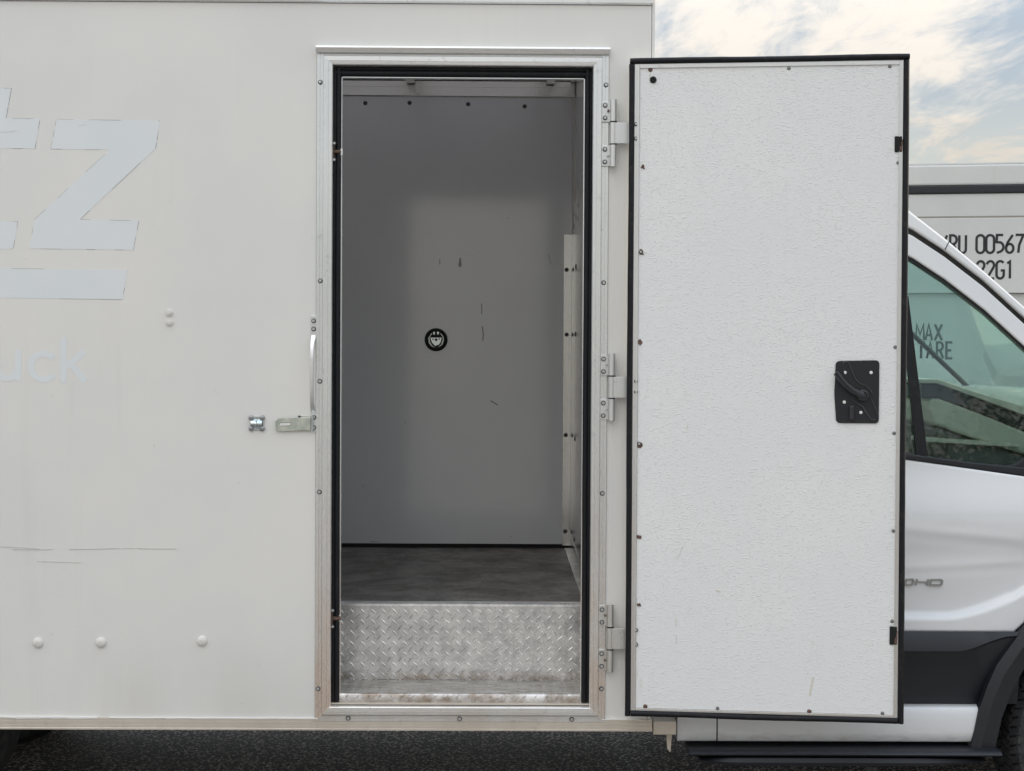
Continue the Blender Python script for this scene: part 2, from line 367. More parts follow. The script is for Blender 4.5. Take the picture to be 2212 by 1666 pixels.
# ------------------------------------------------------------------ ground
g = MB().add([(-150, -150, 0), (150, -150, 0), (150, 150, 0), (-150, 150, 0)], [(0, 1, 2, 3)]).build('asphalt_ground', 'asphalt'); tag(g, 'dark coarse asphalt of the lot under and around the white truck', 'ground', kind='structure')
def blob(cx, cy, rx, ry, n=22, jit=.35, h=.004):
    random.seed(int(cx*100)); pts = []
    for i in range(n):
        k = 1 - random.random()*jit; a = 2*math.pi*i/n; pts.append((cx+rx*k*math.cos(a), cy+ry*k*math.sin(a), h))
    return MB().add(pts, [tuple(range(n))])
p = at(1866, 1644, 1.0)
def on_ground(px, py):
    d = fwd*FPX + rgt*(px-PW/2) - upv*(py-PH/2); t = -CAM.z/d.z; return CAM+d*t
q = on_ground(1866, 1646); blob(q.x, q.y, .045, .10).build('paint_chip', 'road_paint', g)
q = on_ground(1880, 1664); blob(q.x, q.y, .035, .05).build('paint_chip', 'road_paint', g)
q = on_ground(2090, 1652)
lf = MB().add([(q.x-.022, q.y, .006), (q.x, q.y-.02, .012), (q.x+.024, q.y, .016), (q.x, q.y+.02, .010)], [(0, 1, 2, 3)]).build('fallen_leaf', 'leaf_dry'); tag(lf, 'small curled dry leaf lying on the asphalt by the front tyre', 'leaf')

# ------------------------------------------------------------------ shipping container
CY = R(9.5); CO = Vector((2.40, 3.70, 0))
def cmap(p): return CO + Vector((math.cos(CY), -math.sin(CY), 0))*p.x + Vector((math.sin(CY), math.cos(CY), 0))*p.y + Vector((0, 0, p.z))
cont = empty('shipping_container', CO + Vector((0, 1.2, 0)))
tag(cont, 'white shipping container with black lettering standing behind the truck cab', 'container')
S0, S1 = -.95, 5.10
MB(cmap).box(S0, S1, .03, 2.44, .16, 2.10).build('lower_side', 'container_paint', cont)
MB(cmap).box(S0, S1, 0, 2.44, 2.103, 2.547).build('upper_side', 'container_paint', cont, bevel=.004)
MB(cmap).box(S0, S1, 0, 2.44, 2.555, 2.69).build('upper_side', 'container_paint', cont, bevel=.004)
MB(cmap).box(S0, S1, .004, 2.436, 2.545, 2.557).build('seam', 'container_seam', cont)
MB(cmap).box(S0-.01, S1+.01, -.012, 2.45, 2.692, 2.738).build('rub_strip', 'cladding', cont, bevel=.006)
MB(cmap).box(S0-.004, S1+.004, -.004, 2.444, 2.740, 2.862).build('top_rail', 'container_paint', cont, bevel=.012)
MB(cmap).box(S0, S1, .01, 2.43, 2.864, 2.872).build('roof', 'container_paint', cont)
MB(cmap).box(S0, S1, -.01, 2.45, 0, .158).build('bottom_rail', 'container_paint', cont, bevel=.01)
def csx(px, py):       # container coordinate s and height of a spot in the photograph
    d = fwd*FPX + rgt*(px-PW/2) - upv*(py-PH/2); nrm = Vector((math.sin(CY), math.cos(CY), 0))
    t = (CO-CAM).dot(nrm)/d.dot(nrm); q = CAM+d*t - CO
    return q.dot(Vector((math.cos(CY), -math.sin(CY), 0))), q.z
def word(text, *a):
    x = a[0]
    for ch in text:
        m_ = MB(cmap); letters(m_, ch, x, *a[1:]); m_.build('letter', 'container_letter', cont); x += a[3]
s0, zt = csx(2053, 508.7); s1, zb = csx(2192, 546.3); sY, _ = csx(2053, 546)
hh = zt-zb; a2, _ = csx(2108, 520); adv = (s1-a2)/4.0
word('RU', csx(2051, 520)[0], zb, hh, csx(2071, 520)[0]-csx(2051, 520)[0], hh*.135, -.0015, .002)
word('Y', csx(2029, 520)[0], zb, hh, .1, hh*.135, -.0015, .002)
word('00567', a2+.004, zb, hh, adv, hh*.135, -.0015, .002)
s2, z2 = csx(2110, 602); word('22G1', s2, z2, csx(2110, 564.5)[1]-z2, adv, hh*.135, -.0015, .002)
s3, z3 = csx(1980, 735); word('MAX', s3, z3, hh*.9, adv*.98, hh*.135, .0285, .032)
s3, z3 = csx(1983, 774); word('TARE', s3, z3, hh*.9, adv*.98, hh*.135, .0285, .032)

# ------------------------------------------------------------------ the truck
truck = empty('box_truck', (-.4, 1.0, 0))
tag(truck, 'white box truck with its side cargo door swung open beside the cab', 'truck')
XB, XF = -3.35, .512                       # rear and front of the cargo box
FX0, FX1, FZ0, FZ1 = -.633, .366, .440, 2.748     # outer edge of the door frame
YW, WI = .045, 1.92                        # inner face of the near wall, inner face of the far wall
XI, ZF, ZC = .345, .80, 3.07               # bulkhead face, floor, ceiling

# outer skin with the door hole
HX0, HX1, HZ0, HZ1 = FX0+.012, FX1-.012, FZ0+.012, FZ1-.012
xs, zs = [XB, HX0, HX1, XF], [.436, HZ0, HZ1, 2.905]
mb = MB(); vs = [(x, 0, z) for z in zs for x in xs] + [(x, .04, z) for z in zs for x in xs]; fs = []
for j in range(3):
    for i in range(3):
        if i == 1 and j == 1: continue
        a = j*4+i; fs += [(a, a+1, a+5, a+4), (a+16, a+20, a+21, a+17)]
fs += [(5, 6, 22, 21), (6, 10, 26, 22), (10, 9, 25, 26), (9, 5, 21, 25), (0, 4, 20, 16), (4, 8, 24, 20), (8, 12, 28, 24), (3, 19, 23, 7), (7, 23, 27, 11), (11, 27, 31, 15),
       (0, 16, 17, 1), (1, 17, 18, 2), (2, 18, 19, 3), (12, 13, 29, 28), (13, 14, 30, 29), (14, 15, 31, 30)]
skin = mb.add(vs, fs).build('side_panel', 'box_paint', truck)
tag(skin, 'plain off-white box side with faint ghost letters of a removed logo')
# other walls, roof, floor
MB().box(XB, XF, WI+.003, WI+.10, .436, 3.095).build('far_side_panel', 'box_paint', truck)
MB().box(XI+.003, XF-.002, .042, WI+.001, .46, 3.09).build('bulkhead', 'liner_white', truck)
MB().box(XB-.03, XB, 0, WI+.10, .436, 3.09).build('rear_wall', 'box_paint', truck)
MB().add([(XB-.03, -.012, 3.10), (XF+.01, -.012, 3.10), (XF+.01, WI+.112, 3.10), (XB-.03, WI+.112, 3.10)], [(0, 1, 2, 3)]).build('roof', 'translucent_fill_roof', truck)
SX0, SX1, SY = -.590, .318, .25            # step well
mb = MB().box(XB, SX0, .043, WI, ZF-.08, ZF).box(SX1, XI, .043, WI, ZF-.08, ZF).box(SX0, SX1, SY+.006, WI, ZF-.08, ZF)
mb.build('cargo_floor', 'box_floor', truck)
# far wall liner with its wavy upper and lower edge, screws
random.seed(3); n = 40; xsn = [XB+.02+(XI-XB-.03)*i/n for i in range(n+1)]
lo = [.806+.006*math.sin(x*5.1)+.004*math.sin(x*13.7) for x in xsn]; hi = [2.930-.002*math.sin(x*3.3) for x in xsn]
mb = MB(); rings = [[(x, WI-.004, a), (x, WI-.004, b), (x, WI+.002, b), (x, WI+.002, a)] for x, a, b in zip(xsn, lo, hi)]
liner = mb.loft(rings).build('far_wall_liner', 'liner_white', truck)
MB().box(XB, XI, YW-.004, YW-.001, ZF, 2.66).v  # (near inside skin is the panel's own back)
MB().box(XB, XI, WI-.006, WI+.001, ZF-.02, .8185).build('floor_gap', 'hole_dark', liner)
tr_ = MB().box(XB, XI, WI-.012, WI+.001, 2.934, 3.005).box(XB, XI, WI-.034, WI+.001, 3.008, 3.014).box(XB, XI, WI-.010, WI+.001, 3.017, ZC).build('inner_top_rail', 'inner_alu', truck, bevel=.002)
MB().box(XB, XI, WI-.016, WI-.011, 2.976, 2.981).build('rail_rib', 'inner_alu', tr_)
for xb in (-2.4, -1.74, -1.09, -.43, .228):
    pr = [(xb-.045, 3.062), (xb-.045, 3.055), (xb-.026, 3.055), (xb-.020, 2.988), (xb+.020, 2.988), (xb+.026, 3.055), (xb+.045, 3.055), (xb+.045, 3.062)]
    MB().prism(pr, .08, WI-.036).build('roof_bow', 'inner_alu', truck)
MB().box(.325, .343, .08, WI-.036, 3.0, 3.062).build('roof_bow', 'inner_alu', truck)

# screw heads: shared meshes, facing -Y
NW = [0]
def head_mesh(name, mat, r, h, hexa=True):
    mb = MB(); mb.lathe([(r, 0), (r, -h*.30), (r*.94, -h*.38)], n=18); NW[0] = len(mb.f)
    if hexa: mb.lathe([(r*.66, -h*.3), (r*.64, -h), (r*.56, -h*1.1)], n=6); mb.lathe([(r*.36, -h*1.02), (r*.30, -h*1.12), (r*.18, -h*1.0)], n=8)
    else: mb.lathe([(r*.94, -h*.3), (r*.80, -h*.72), (r*.45, -h), (r*.18, -h*1.04), (r*.10, -h*.86)], n=18)
    nw = NW[0] if hexa else 0
    me = bpy.data.meshes.new(name); me.from_pydata([tuple(v) for v in mb.v], [], mb.f); me.materials.append(MAT[mat])
    if hexa and mat == 'screw_steel':
        me.materials.append(MAT['dark_steel']); me.polygons.foreach_set('material_index', [1 if i < nw else 0 for i in range(len(me.polygons))])
    me.polygons.foreach_set('use_smooth', [True]*len(me.polygons)); me.set_sharp_from_angle(angle=R(32)); return me
M_SCREW = head_mesh('screw_head', 'screw_steel', .0082, .006)
M_SMALL = head_mesh('small_screw_head', 'screw_steel', .0068, .005)
M_DOME = head_mesh('dome_rivet', 'box_paint', .0185, .0105, False)
M_DOME2 = head_mesh('cap_rivet', 'box_paint', .0135, .009, True)
M_DARK = head_mesh('dark_rivet', 'dark_steel', .010, .004, False)
M_GREY = head_mesh('grey_screw', 'grey_head', .0062, .003, False)
M_RUST = head_mesh('rusty_screw', 'rusty', .0075, .003, False)
M_BOLT = head_mesh('carriage_bolt', 'bolt_zinc', .0092, .006, False)
def put(name, me, p, parent, rotz=0, spin=None): 
    return link(name, me, None, parent, Vector(p), (0, spin if spin is not None else random.uniform(0, 6.28), rotz))

# ghost lettering and marks on the skin
def poly_o(pts, sc, ox, oy, Y=0): return [(lambda q: (q.x, q.z))(oat(ox+x*sc, oy+y*sc, Y)) for x, y in pts]
k = .57
zz = [(395, 308), (1120, 320), (1088, 512), (560, 1008), (970, 1018), (932, 1222), (207, 1212), (240, 1010), (768, 522), (355, 516)]
tt = [(-150, 88), (80, 92), (43, 300), (280, 306), (245, 514), (4, 510), (-85, 990), (-70, 1020), (125, 1022), (95, 1200), (80, 1216), (-240, 1210), (-330, 1120), (-200, 508), (-330, 505), (-290, 298), (-190, 298)]
bar = [(-1500, 1330), (893, 1362), (855, 1568), (-1540, 1536)]
for nm, pl in (('ghost_letter', zz), ('ghost_letter', tt), ('ghost_bar', bar)):
    pts = poly_o(pl, k, 0, 300)
    go = MB().prism(pts, -.0007, .002).build(nm, 'ghost_paint', skin)
    e = MB(); n = len(pts)
    random.seed(len(pl))
    for i in range(n):
        a, b = Vector(pts[i]), Vector(pts[(i+1) % n]); L_ = (b-a).length; t = 0
        while t < 1:                              # broken, hair-thin grime along the old sticker edge
            s_ = min(1, t+random.uniform(.05, .25)); wd = random.choice((0, 0, 0, .0004, .0006, .0008))
            if wd: ribbon(e, [a.lerp(b, t), a.lerp(b, s_)], wd, -.0010, .002)
            t = s_
    tag(e.build('edge_grime', 'grime_line', skin), kind='stuff')
mb = MB()
def uck(pts): return [(lambda q: (q.x, q.z))(oat(x*.6002, 1200+y*.6002, 0)) for x, y in pts]
gw = 40*.6002/1.8445/628
ribbon(mb, uck([(-20, 325), (-20, 440)] + [(50+70*math.cos(R(a)), 440+75*math.sin(R(a))) for a in range(180, -1, -15)] + [(122, 430), (122, 325)]), gw, -.0007, .002)
ribbon(mb, uck([(122, 325), (122, 528)]), gw, -.0006, .002)
mb.build('ghost_letter', 'ghost_paint', skin)
mb = MB(); ribbon(mb, uck([(290+85*math.cos(R(a)), 435+85*math.sin(R(a))) for a in range(-42, -325, -12)]), gw, -.0007, .002); mb.build('ghost_letter', 'ghost_paint', skin)
mb = MB(); ribbon(mb, uck([(423, 245), (423, 540)]), gw, -.0007, .002); ribbon(mb, uck([(440, 440), (560, 335)]), gw, -.0006, .0018); ribbon(mb, uck([(478, 425), (568, 535)]), gw, -.0005, .0016); mb.build('ghost_letter', 'ghost_paint', skin)
for pl, wd in (([(0, 1181.5), (60, 1184), (85, 1186)], .0012), ([(28, 1187.5), (95, 1187.8), (113, 1187)], .0022), ([(150, 1187), (200, 1186.4), (258, 1185)], .0020), ([(262, 1185), (300, 1184.5)], .0008), ([(299, 1185.3), (340, 1186), (381, 1186)], .0022), ([(80, 1213), (175, 1216)], .0010),
               ([(0, 286), (20, 285.4), (36, 283)], .0016), ([(170, 271.5), (186, 270.2)], .0012), ([(466, 845), (467, 849)], .0016), ([(332, 960), (334, 966)], .0012), ([(444, 967), (445, 969)], .0012), ([(755, 275), (756, 277)], .001)):
    mb = MB(); ribbon(mb, [(lambda q: (q.x, q.z))(at(x, y, 0)) for x, y in pl], wd*.55, -.0011, .002); mb.build('scratch', 'scratch_grey', skin)
for x, y in ((82.2, 1388.7), (218, 1388), (436.5, 1385)): put('dome_rivet', M_DOME, at(x, y, 0), skin)
for x, y in ((365.7, 676), (366.4, 697)): put('cap_rivet', M_DOME2, at(x, y, 0), skin)

# bottom rail, top rail
pr = [(-.001, .449), (-.006, .448), (-.0065, .441), (-.0055, .440), (-.0065, .439), (-.007, .428), (-.006, .427), (-.007, .426), (-.0075, .416), (-.010, .414), (-.010, .409), (.05, .409), (.05, .449)]
rail = MB().loft([[(x, y, z) for y, z in pr] for x in (XB, XF+.018)]).build('bottom_rail', 'skirt_alu', truck)
random.seed(5); cx = -3.2; mb = MB()
cp = []; x = -2.1
while x < -1.34: cp.append((x, .4495+random.uniform(-.0014, .0014))); x += .04
for a_, b_ in zip(cp, cp[1:]): ribbon(mb, [a_, b_], random.uniform(.0035, .0065), -.008, .002)
mb.build('caulk_bead', 'caulk', rail)
q_ = MB(); random.seed(9); cp = []; x = -1.34
while x < .50:
    cp.append((x, .4490+random.uniform(-.0005, .0005))); x += .03
ribbon(q_, cp, .0022, -.0075, .001); q_.build('rail_edge', 'caulk', rail)
pr = [(.001, 2.907), (-.004, 2.907), (-.012, 2.912), (-.013, 2.96), (-.012, 3.098), (.03, 3.098), (.03, 2.907)]
MB().loft([[(x, y, z) for y, z in pr] for x in (XB, XF+.004)]).build('top_rail', 'frame_alu_h', truck)
MB().box(XF+.002, XF+.012, .002, WI+.10, .436, 3.09).build('front_wall', 'box_paint', truck)
q0, q1 = oat(2590, 2858, .06), oat(2686, 2912, .06)
MB().box(XF+.022, q1.x, .0, .30, q1.z, q0.z).build('mount_bracket', 'skirt_alu', truck, bevel=.003)
a, b = oat(2654, 2914, .05), oat(2677, 2997, .05)
MB().prism([(a.x, q1.z), (b.x, q1.z), (b.x-.004, b.z+.02), (b.x-.006, b.z), (a.x+.004, b.z+.012)], .045, .051).build('hanging_tab', 'skirt_alu', truck)

# ---- door frame, mitred extrusions
def frame_side(prof, name, mat, which, parent):
    """prof: list of (inward distance, Y); mitred at both ends"""
    r1, r2 = [], []
    for u, y in prof:
        if which == 'L': r1.append((FX0+u, y, FZ0+u)); r2.append((FX0+u, y, FZ1-u))
        if which == 'R': r1.append((FX1-u, y, FZ0+u)); r2.append((FX1-u, y, FZ1-u))
        if which == 'T': r1.append((FX0+u, y, FZ1-u)); r2.append((FX1-u, y, FZ1-u))
        if which == 'B': r1.append((FX0+u, y, FZ0+u)); r2.append((FX1-u, y, FZ0+u))
    return MB().loft([r1, r2]).build(name, mat, parent)
prof = [(.0, -.001), (.0, -.0045), (.0098, -.0048), (.0102, -.0010), (.0118, -.0010), (.0122, -.0048), (.0206, -.0050), (.0210, -.0008), (.0230, -.0008), (.0235, -.0145), (.0252, -.0158),
        (.0398, -.0162), (.0404, -.0138), (.0418, -.0138), (.0424, -.0162), (.0520, -.0150), (.0546, -.0120), (.0550, .0400), (.012, .0410), (.010, -.001)]
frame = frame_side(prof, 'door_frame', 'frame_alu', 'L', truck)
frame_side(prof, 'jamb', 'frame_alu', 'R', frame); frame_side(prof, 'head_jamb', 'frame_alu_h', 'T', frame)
sill = [(.0, -.001), (.0, -.0075), (.0100, -.0080), (.0104, -.0060), (.0114, -.0060), (.0118, -.0080), (.0200, -.0085), (.0212, -.0060), (.0225, -.0150), (.026, -.0165), (.034, -.0165), (.0345, -.0195), (.050, -.0195), (.0525, -.0180), (.0540, -.0120), (.0545, .030), (.012, .041), (.010, -.001)]
frame_side(sill, 'sill', 'frame_alu_h', 'B', frame)
pr = [(-.001, 2.759), (-.022, 2.7585), (-.026, 2.756), (-.0275, 2.750), (-.027, 2.748), (-.020, 2.7345), (-.016, 2.7340), (-.001, 2.745)]
MB().loft([[(x, y, z) for y, z in pr] for x in (FX0-.002, FX1+.003)]).build('drip_cap', 'frame_alu_h', frame)
for x, y in ((692, 178), (692, 607), (691, 824), (690, 1063), (687, 1488), (1309, 184), (1304, 611), (1301, 1066), (1299, 1488)):
    q = at(x, y, -.004); q.y = -.0045; put('screw', M_SCREW, q, frame)
for x, y in ((752, 1551.5), (993, 1553), (1235, 1554)):
    q = at(x, y, -.008); q.y = -.0078; put('screw', M_SCREW, q, frame)
for a_, b_ in (((FX0-.0004, FZ0), (FX0-.0004, FZ1)), ((FX1+.0004, FZ0), (FX1+.0004, FZ1))):
    e = MB(); ribbon(e, [(a_[0], a_[1]+(b_[1]-a_[1])*i/30) for i in range(31)], .0022, -.0030, .001); e.build('sealant_line', 'scratch_grey', frame)
# rubber seals inside the frame (ribbed bulb section) and the bright stop edge behind them
IX0, IX1, IZ0, IZ1 = FX0+.055, FX1-.055, FZ0+.0545, FZ1-.055
SW = .0255
def seal_prof(): return [(0, .030), (0, .012), (.003, .0095), (.0065, .0105), (.0085, .013), (.0105, .0095), (.016, .0065), (.0215, .0085), (.0245, .014), (.0255, .030)]
def seal_v(x, sgn, z0, z1, name='seal'):
    rings = []; n = 26; random.seed(int(abs(x)*999))
    for i in range(n+1):
        z = z0+(z1-z0)*i/n; dx = .0008*math.sin(z*3.1+x)+random.uniform(-.0003, .0003)
        rings.append([(x+sgn*u+dx*(1 if u > .005 else 0), y, z) for u, y in seal_prof()])
    return MB().loft(rings).build(name, 'rubber', frame, smooth=True, angle=50)
seal_v(IX0+.0005, 1, IZ0+.012, IZ1-.002); seal_v(IX1-.0005, -1, IZ0+.012, IZ1-.002)
MB().loft([[(x, y+.003, IZ1-.0005-u*1.28) for u, y in seal_prof()] for x in (IX0+.002, IX1-.002)]).build('seal', 'rubber', frame, smooth=True, angle=50)
st = MB().box(IX0+SW, IX0+SW+.0032, .020, .046, IZ0+.004, IZ1-.034).box(IX1-SW-.0032, IX1-SW, .020, .046, IZ0+.004, IZ1-.034).box(IX0+SW, IX1-SW, .020, .046, IZ1-.0365, IZ1-.034)
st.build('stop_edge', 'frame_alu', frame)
MB().box(IX0+.001, IX0+SW, .031, .046, IZ0, IZ1-.001).box(IX1-SW, IX1-.001, .031, .046, IZ0, IZ1-.001).box(IX0+SW, IX1-SW, .031, .046, IZ1-.034, IZ1-.001).build('stop_back', 'cladding', frame)
for y in (328, 1336):
    q = at(727.5, y, .008)
    MB().lathe([(.0058, -.0135), (.0066, -.012), (.0060, .0), (.0066, .012), (.0056, .0135)], (q.x, .007, q.z), 'X', 12).build('strike_pin', 'rusty', frame, smooth=True)
    MB().box(IX0+.0005, IX0+.0035, .004, .012, q.z-.034, q.z+.034).build('strike_plate', 'rusty', frame)
    for d in (-.028, .028): put('screw', M_SMALL, (IX0+.004, .004, q.z+d), frame)
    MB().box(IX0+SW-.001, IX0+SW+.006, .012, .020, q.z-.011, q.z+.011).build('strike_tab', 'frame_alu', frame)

# ---- step: riser, tread, nosing
def lug(mb, c, ang, ex, ez, nrm, ln=.0165, wd=.0040, h=.0024):
    a = R(ang); d = ex*math.cos(a)+ez*math.sin(a); e = -ex*math.sin(a)+ez*math.cos(a); k = len(mb.v); vs = []
    for t, ww in ((-1, 0), (-.55, .62), (0, 1), (.55, .62), (1, 0)):
        vs.append(c + d*ln*t + e*wd*ww)
    for t, ww in ((.55, .62), (0, 1), (-.55, .62)): vs.append(c + d*ln*t - e*wd*ww)
    top = [c + d*ln*t + nrm*h*hh for t, hh in ((-.6, .8), (0, 1.15), (.6, .8))]
    mb.add(vs+top, [(0, 1, 8), (1, 2, 9, 8), (2, 3, 10, 9), (3, 4, 10), (4, 5, 10), (5, 6, 9, 10), (6, 7, 8, 9), (7, 0, 8)])
riser = MB().box(SX0, SX1, SY, SY+.004, .531, ZF+.003).build('step_riser', 'tread_plate', truck)
tag(riser, 'dull diamond plate riser of the entry step')
MB().loft([[(x, y, z) for y, z in [(SY-.002, ZF-.004), (SY-.001, ZF+.004), (SY+.004, ZF+.0065), (SY+.05, ZF+.0065), (SY+.05, ZF+.002), (SY+.004, ZF+.001)]] for x in (SX0, SX1)]).build('plate_edge', 'tread_plate', riser, smooth=True)
mb = MB(); pt = .0385; ex, ez, ey = Vector((1, 0, 0)), Vector((0, 0, 1)), Vector((0, 1, 0)); random.seed(11)
x = SX0+.02; i = 0
while x < SX1:
    for j in range(8):
        z = .545+j*pt
        if z < .80: lug(mb, Vector((x, SY, z-.004*(i % 2)*0)), -47+random.uniform(-3, 3), ex, ez, -ey, .0155*random.uniform(.9, 1.05))
        z2 = z+pt/2; x2 = x+pt/2
        if z2 < .793 and x2 < SX1: lug(mb, Vector((x2, SY, z2)), 47+random.uniform(-3, 3), ex, ez, -ey, .0150*random.uniform(.85, 1.05), .0034)
    x += pt; i += 1
tag(mb.build('tread_lug', 'tread_plate', riser, smooth=True, angle=80), kind='stuff')
tread = MB().box(SX0, SX1, .028, SY-.001, .512, .529).build('step_tread', 'tread_worn', truck)
mb = MB(); x = SX0+.02
while x < SX1:
    for j in range(6):
        y = .045+j*pt
        lug(mb, Vector((x, y, .529)), -45, ex, ey, ez, .0155, .004, .0018)
        if y+pt/2 < SY: lug(mb, Vector((x+pt/2, y+pt/2, .529)), 45, ex, ey, ez, .0155, .004, .0018)
    x += pt
tag(mb.build('tread_lug', 'tread_worn', tread, smooth=True, angle=80), kind='stuff')
pr = [(.030, .5305), (.026, .5315), (.021, .530), (.018, .526), (.0172, .502), (.030, .502)]
nose = MB().loft([[(x, y, z) for y, z in pr] for x in (IX0+.027, IX1-.030)]).build('step_nosing', 'tread_plate', truck, smooth=True, angle=60)
mb = MB(); x = IX0+.05
while x < IX1-.04:
    lug(mb, Vector((x, .0175, .5205)), 50, ex, ez, -ey, .0095, .003, .0014); lug(mb, Vector((x+.018, .0175, .507)), -42, ex, ez, -ey, .0075, .0025, .0012); x += pt
tag(mb.build('tread_lug', 'tread_plate', nose, smooth=True, angle=80), kind='stuff')
MB().box(SX0-.003, SX0, .045, SY, .50, ZF-.0005).build('well_side', 'tread_plate', truck)
MB().box(SX1, SX1+.003, .045, SY, .50, ZF-.0005).build('well_side', 'tread_plate', truck)
MB().box(IX0, IX1, .001, .031, .4965, .5015).build('sill_ledge', 'skirt_alu', truck)

# ---- inside: corner post, bulkhead plating, port, marks
PZ = 2.285
post = MB().box(.296, .340, WI-.012, WI-.0045, .812, PZ).box(.334, .3425, WI-.020, WI-.012, .812, PZ).build('corner_post', 'inner_alu', truck, bevel=.001)
MB().box(.3405, .3475, 1.22, WI-.021, .845, PZ).build('kick_plate', 'inner_alu', truck)
MB().box(.3375, .3478, .70, 1.212, .845, PZ+.006).build('kick_plate', 'inner_alu', truck, bevel=.001)
for x, y in ((1224, 583), (1224, 723), (1222, 940), (1221, 1148)):
    q = at(x, y, WI-.012); q.y = WI-.012; put('dark_rivet', M_DARK, q, post)
    MB().lathe([(.009, 0), (.0085, -.003), (.004, -.0045)], (.3405, WI-.05, q.z), 'X', 12).build('dark_rivet', 'dark_steel', post)
    MB().lathe([(.012, 0), (.011, -.003), (.004, -.0045)], (.3405, 1.62, q.z-.003), 'X', 12).build('dark_rivet', 'dark_steel', post)
gz = PZ
gus = MB(); gp = [(WI-.012, gz), (1.05, gz), (1.05, gz+.19), (1.45, gz+.19), (WI-.06, gz+.09), (WI-.012, gz+.08)]
gus.add([(.339, y, z) for y, z in gp]+[(.3475, y, z) for y, z in gp], [tuple(range(6)), tuple(range(6, 12))]+[(i, (i+1) % 6, 6+(i+1) % 6, 6+i) for i in range(6)])
gus = gus.build('gusset_plate', 'inner_alu', truck)
for y, z in ((1.80, .03), (1.62, .055), (1.45, .09), (1.45, .03), (1.80, .085)): MB().lathe([(.011, .0), (.011, -.0008)], (.3389, y, gz+z), 'X', 12).build('bolt_hole', 'hole_dark', gus)
MB().box(.306, .3405, .26, WI-.02, ZF+.001, ZF+.005).box(.3345, .3400, .26, WI-.02, ZF+.005, ZF+.052).build('floor_angle', 'inner_alu', truck)
for x, y in ((435, 445), (735, 443), (1132, 452), (1515, 467), (1910, 463)):
    q = oat(1200+.5877*x, 150+.5877*y, WI-.004); q.y = WI-.004; put('dark_rivet', M_DARK, q, liner)
pc = at(942, 734, WI-.01); pc.y = WI-.0045
port = MB().lathe([(.0545, 0), (.0545, -.006), (.051, -.012), (.046, -.014), (.0415, -.011), (.040, -.004), (.039, 0)], pc, 'Y', 40).build('wall_socket', 'rubber', truck, smooth=True, angle=60)
tag(port, 'round black rubber fitting with bright metal triangle on the back wall')
MB().lathe([(.040, 0), (.040, -.0015)], pc, 'Y', 32).build('socket_back', 'cladding', port)
def pp(pts, sc=.0545/430): return [(pc.x+(x-910)*sc, pc.z-(y-868)*sc) for x, y in pts]
for pl, m_ in (([(695, 790), (760, 795), (1115, 790), (1075, 960), (1000, 1070), (945, 1060), (880, 1105), (760, 980)], 'chrome'), ([(795, 590), (855, 565), (860, 675), (815, 675)], 'chrome'), ([(945, 565), (1025, 590), (995, 670), (955, 670)], 'chrome'),
               ([(620, 800), (740, 615), (755, 650), (665, 800), (690, 960), (760, 1080), (870, 1165), (740, 1120), (640, 990)], 'zinc'), ([(1060, 630), (1100, 640), (1190, 770), (1195, 900), (1150, 1050), (985, 1165), (1090, 1050), (1150, 900), (1160, 780)], 'zinc')):
    MB().prism(pp(pl), pc.y-.005, pc.y-.001).build('metal_insert', m_, port)
MB().prism(pp([(700, 700), (1120, 700), (1120, 790), (700, 790)]), pc.y-.011, pc.y-.001).build('cross_bar', 'rubber', port, bevel=.002)
for x, y, r in ((910, 868, .0068), (795, 850, .0036), (1025, 845, .0036)): q = pp([(x, y)])[0]; MB().lathe([(r, 0), (r, -.0015)], (q[0], pc.y-.005, q[1]), 'Y', 14).build('socket_hole', 'rusty' if r > .005 else 'hole_dark', port)
for pl, wd in (([(950, 560), (950, 572)], .0030), ([(1040, 656), (1041, 668), (1040, 679)], .0035), ([(1042, 705), (1044, 722), (1043, 736)], .0045), ([(1060, 866), (1075, 875)], .0050), ([(1184, 548), (1187, 560), (1190, 571)], .0018), ([(782, 1052), (787, 1049)], .002), ([(1016, 550), (1017, 551)], .002), ([(1098, 470), (1099, 472)], .004), ([(875, 912), (876, 914)], .004), ([(1102, 1158), (1103, 1160)], .004), ([(800, 1170), (820, 1171)], .002)):
    pts = [(lambda q: (q.x, q.z))(at(x, y, WI-.004)) for x, y in pl]
    mb = MB(); ribbon(mb, pts, wd, WI-.0047, WI-.003); mb.build('scuff_mark', 'grime_line', liner)

q_ = at(994, 567, WI-.004)
MB().prism([(q_.x+.009*math.cos(6.283*i/14)*(1 if math.sin(6.283*i/14) < 0 else .6), q_.z+.024*math.sin(6.283*i/14)) for i in range(14)], WI-.0046, WI-.003).build('scuff_mark', 'scuff_grey', liner)
# ------------------------------------------------------------------ open cargo door
DA = math.atan2(.10, .925); D0 = at(1359.5, 833, -.06)
DU = Vector((math.cos(DA), -math.sin(DA), 0)); DN = Vector((math.sin(DA)*-1, -math.cos(DA), 0))     # along the door, out of its inside face
DX0 = at(1359, 140, -.06).x; DW = (1.3555-DX0)/math.cos(DA); DZ0, DZ1 = .4765, 2.7115
DO = Vector((DX0, -.060, 0))
def dm(p): return DO + DU*p.x - DN*p.y + Vector((0, 0, p.z))       # local y: away from the camera
def dloc(px, py):       # spot in the photograph -> door (u, z)
    d = fwd*FPX + rgt*(px-PW/2) - upv*(py-PH/2); t = (DO-CAM).dot(DN)/d.dot(DN); q = CAM+d*t-DO
    return q.dot(DU), q.z
door = MB(dm).box(.006, DW-.006, .004, .046, DZ0+.006, DZ1-.006).build('cargo_door', 'box_paint', truck)
tag(door, 'open cargo door, pebbled white inside with black rubber edge seal')
def dput(name, me, px, py, y=0): u, z = dloc(px, py); return put(name, me, dm(Vector((u, y, z))), door, -DA)
SEW = .0185; A0, A1, AT, ABt = .0365, DW-.0325, DZ1-.0335, DZ0+.028     # panel edges
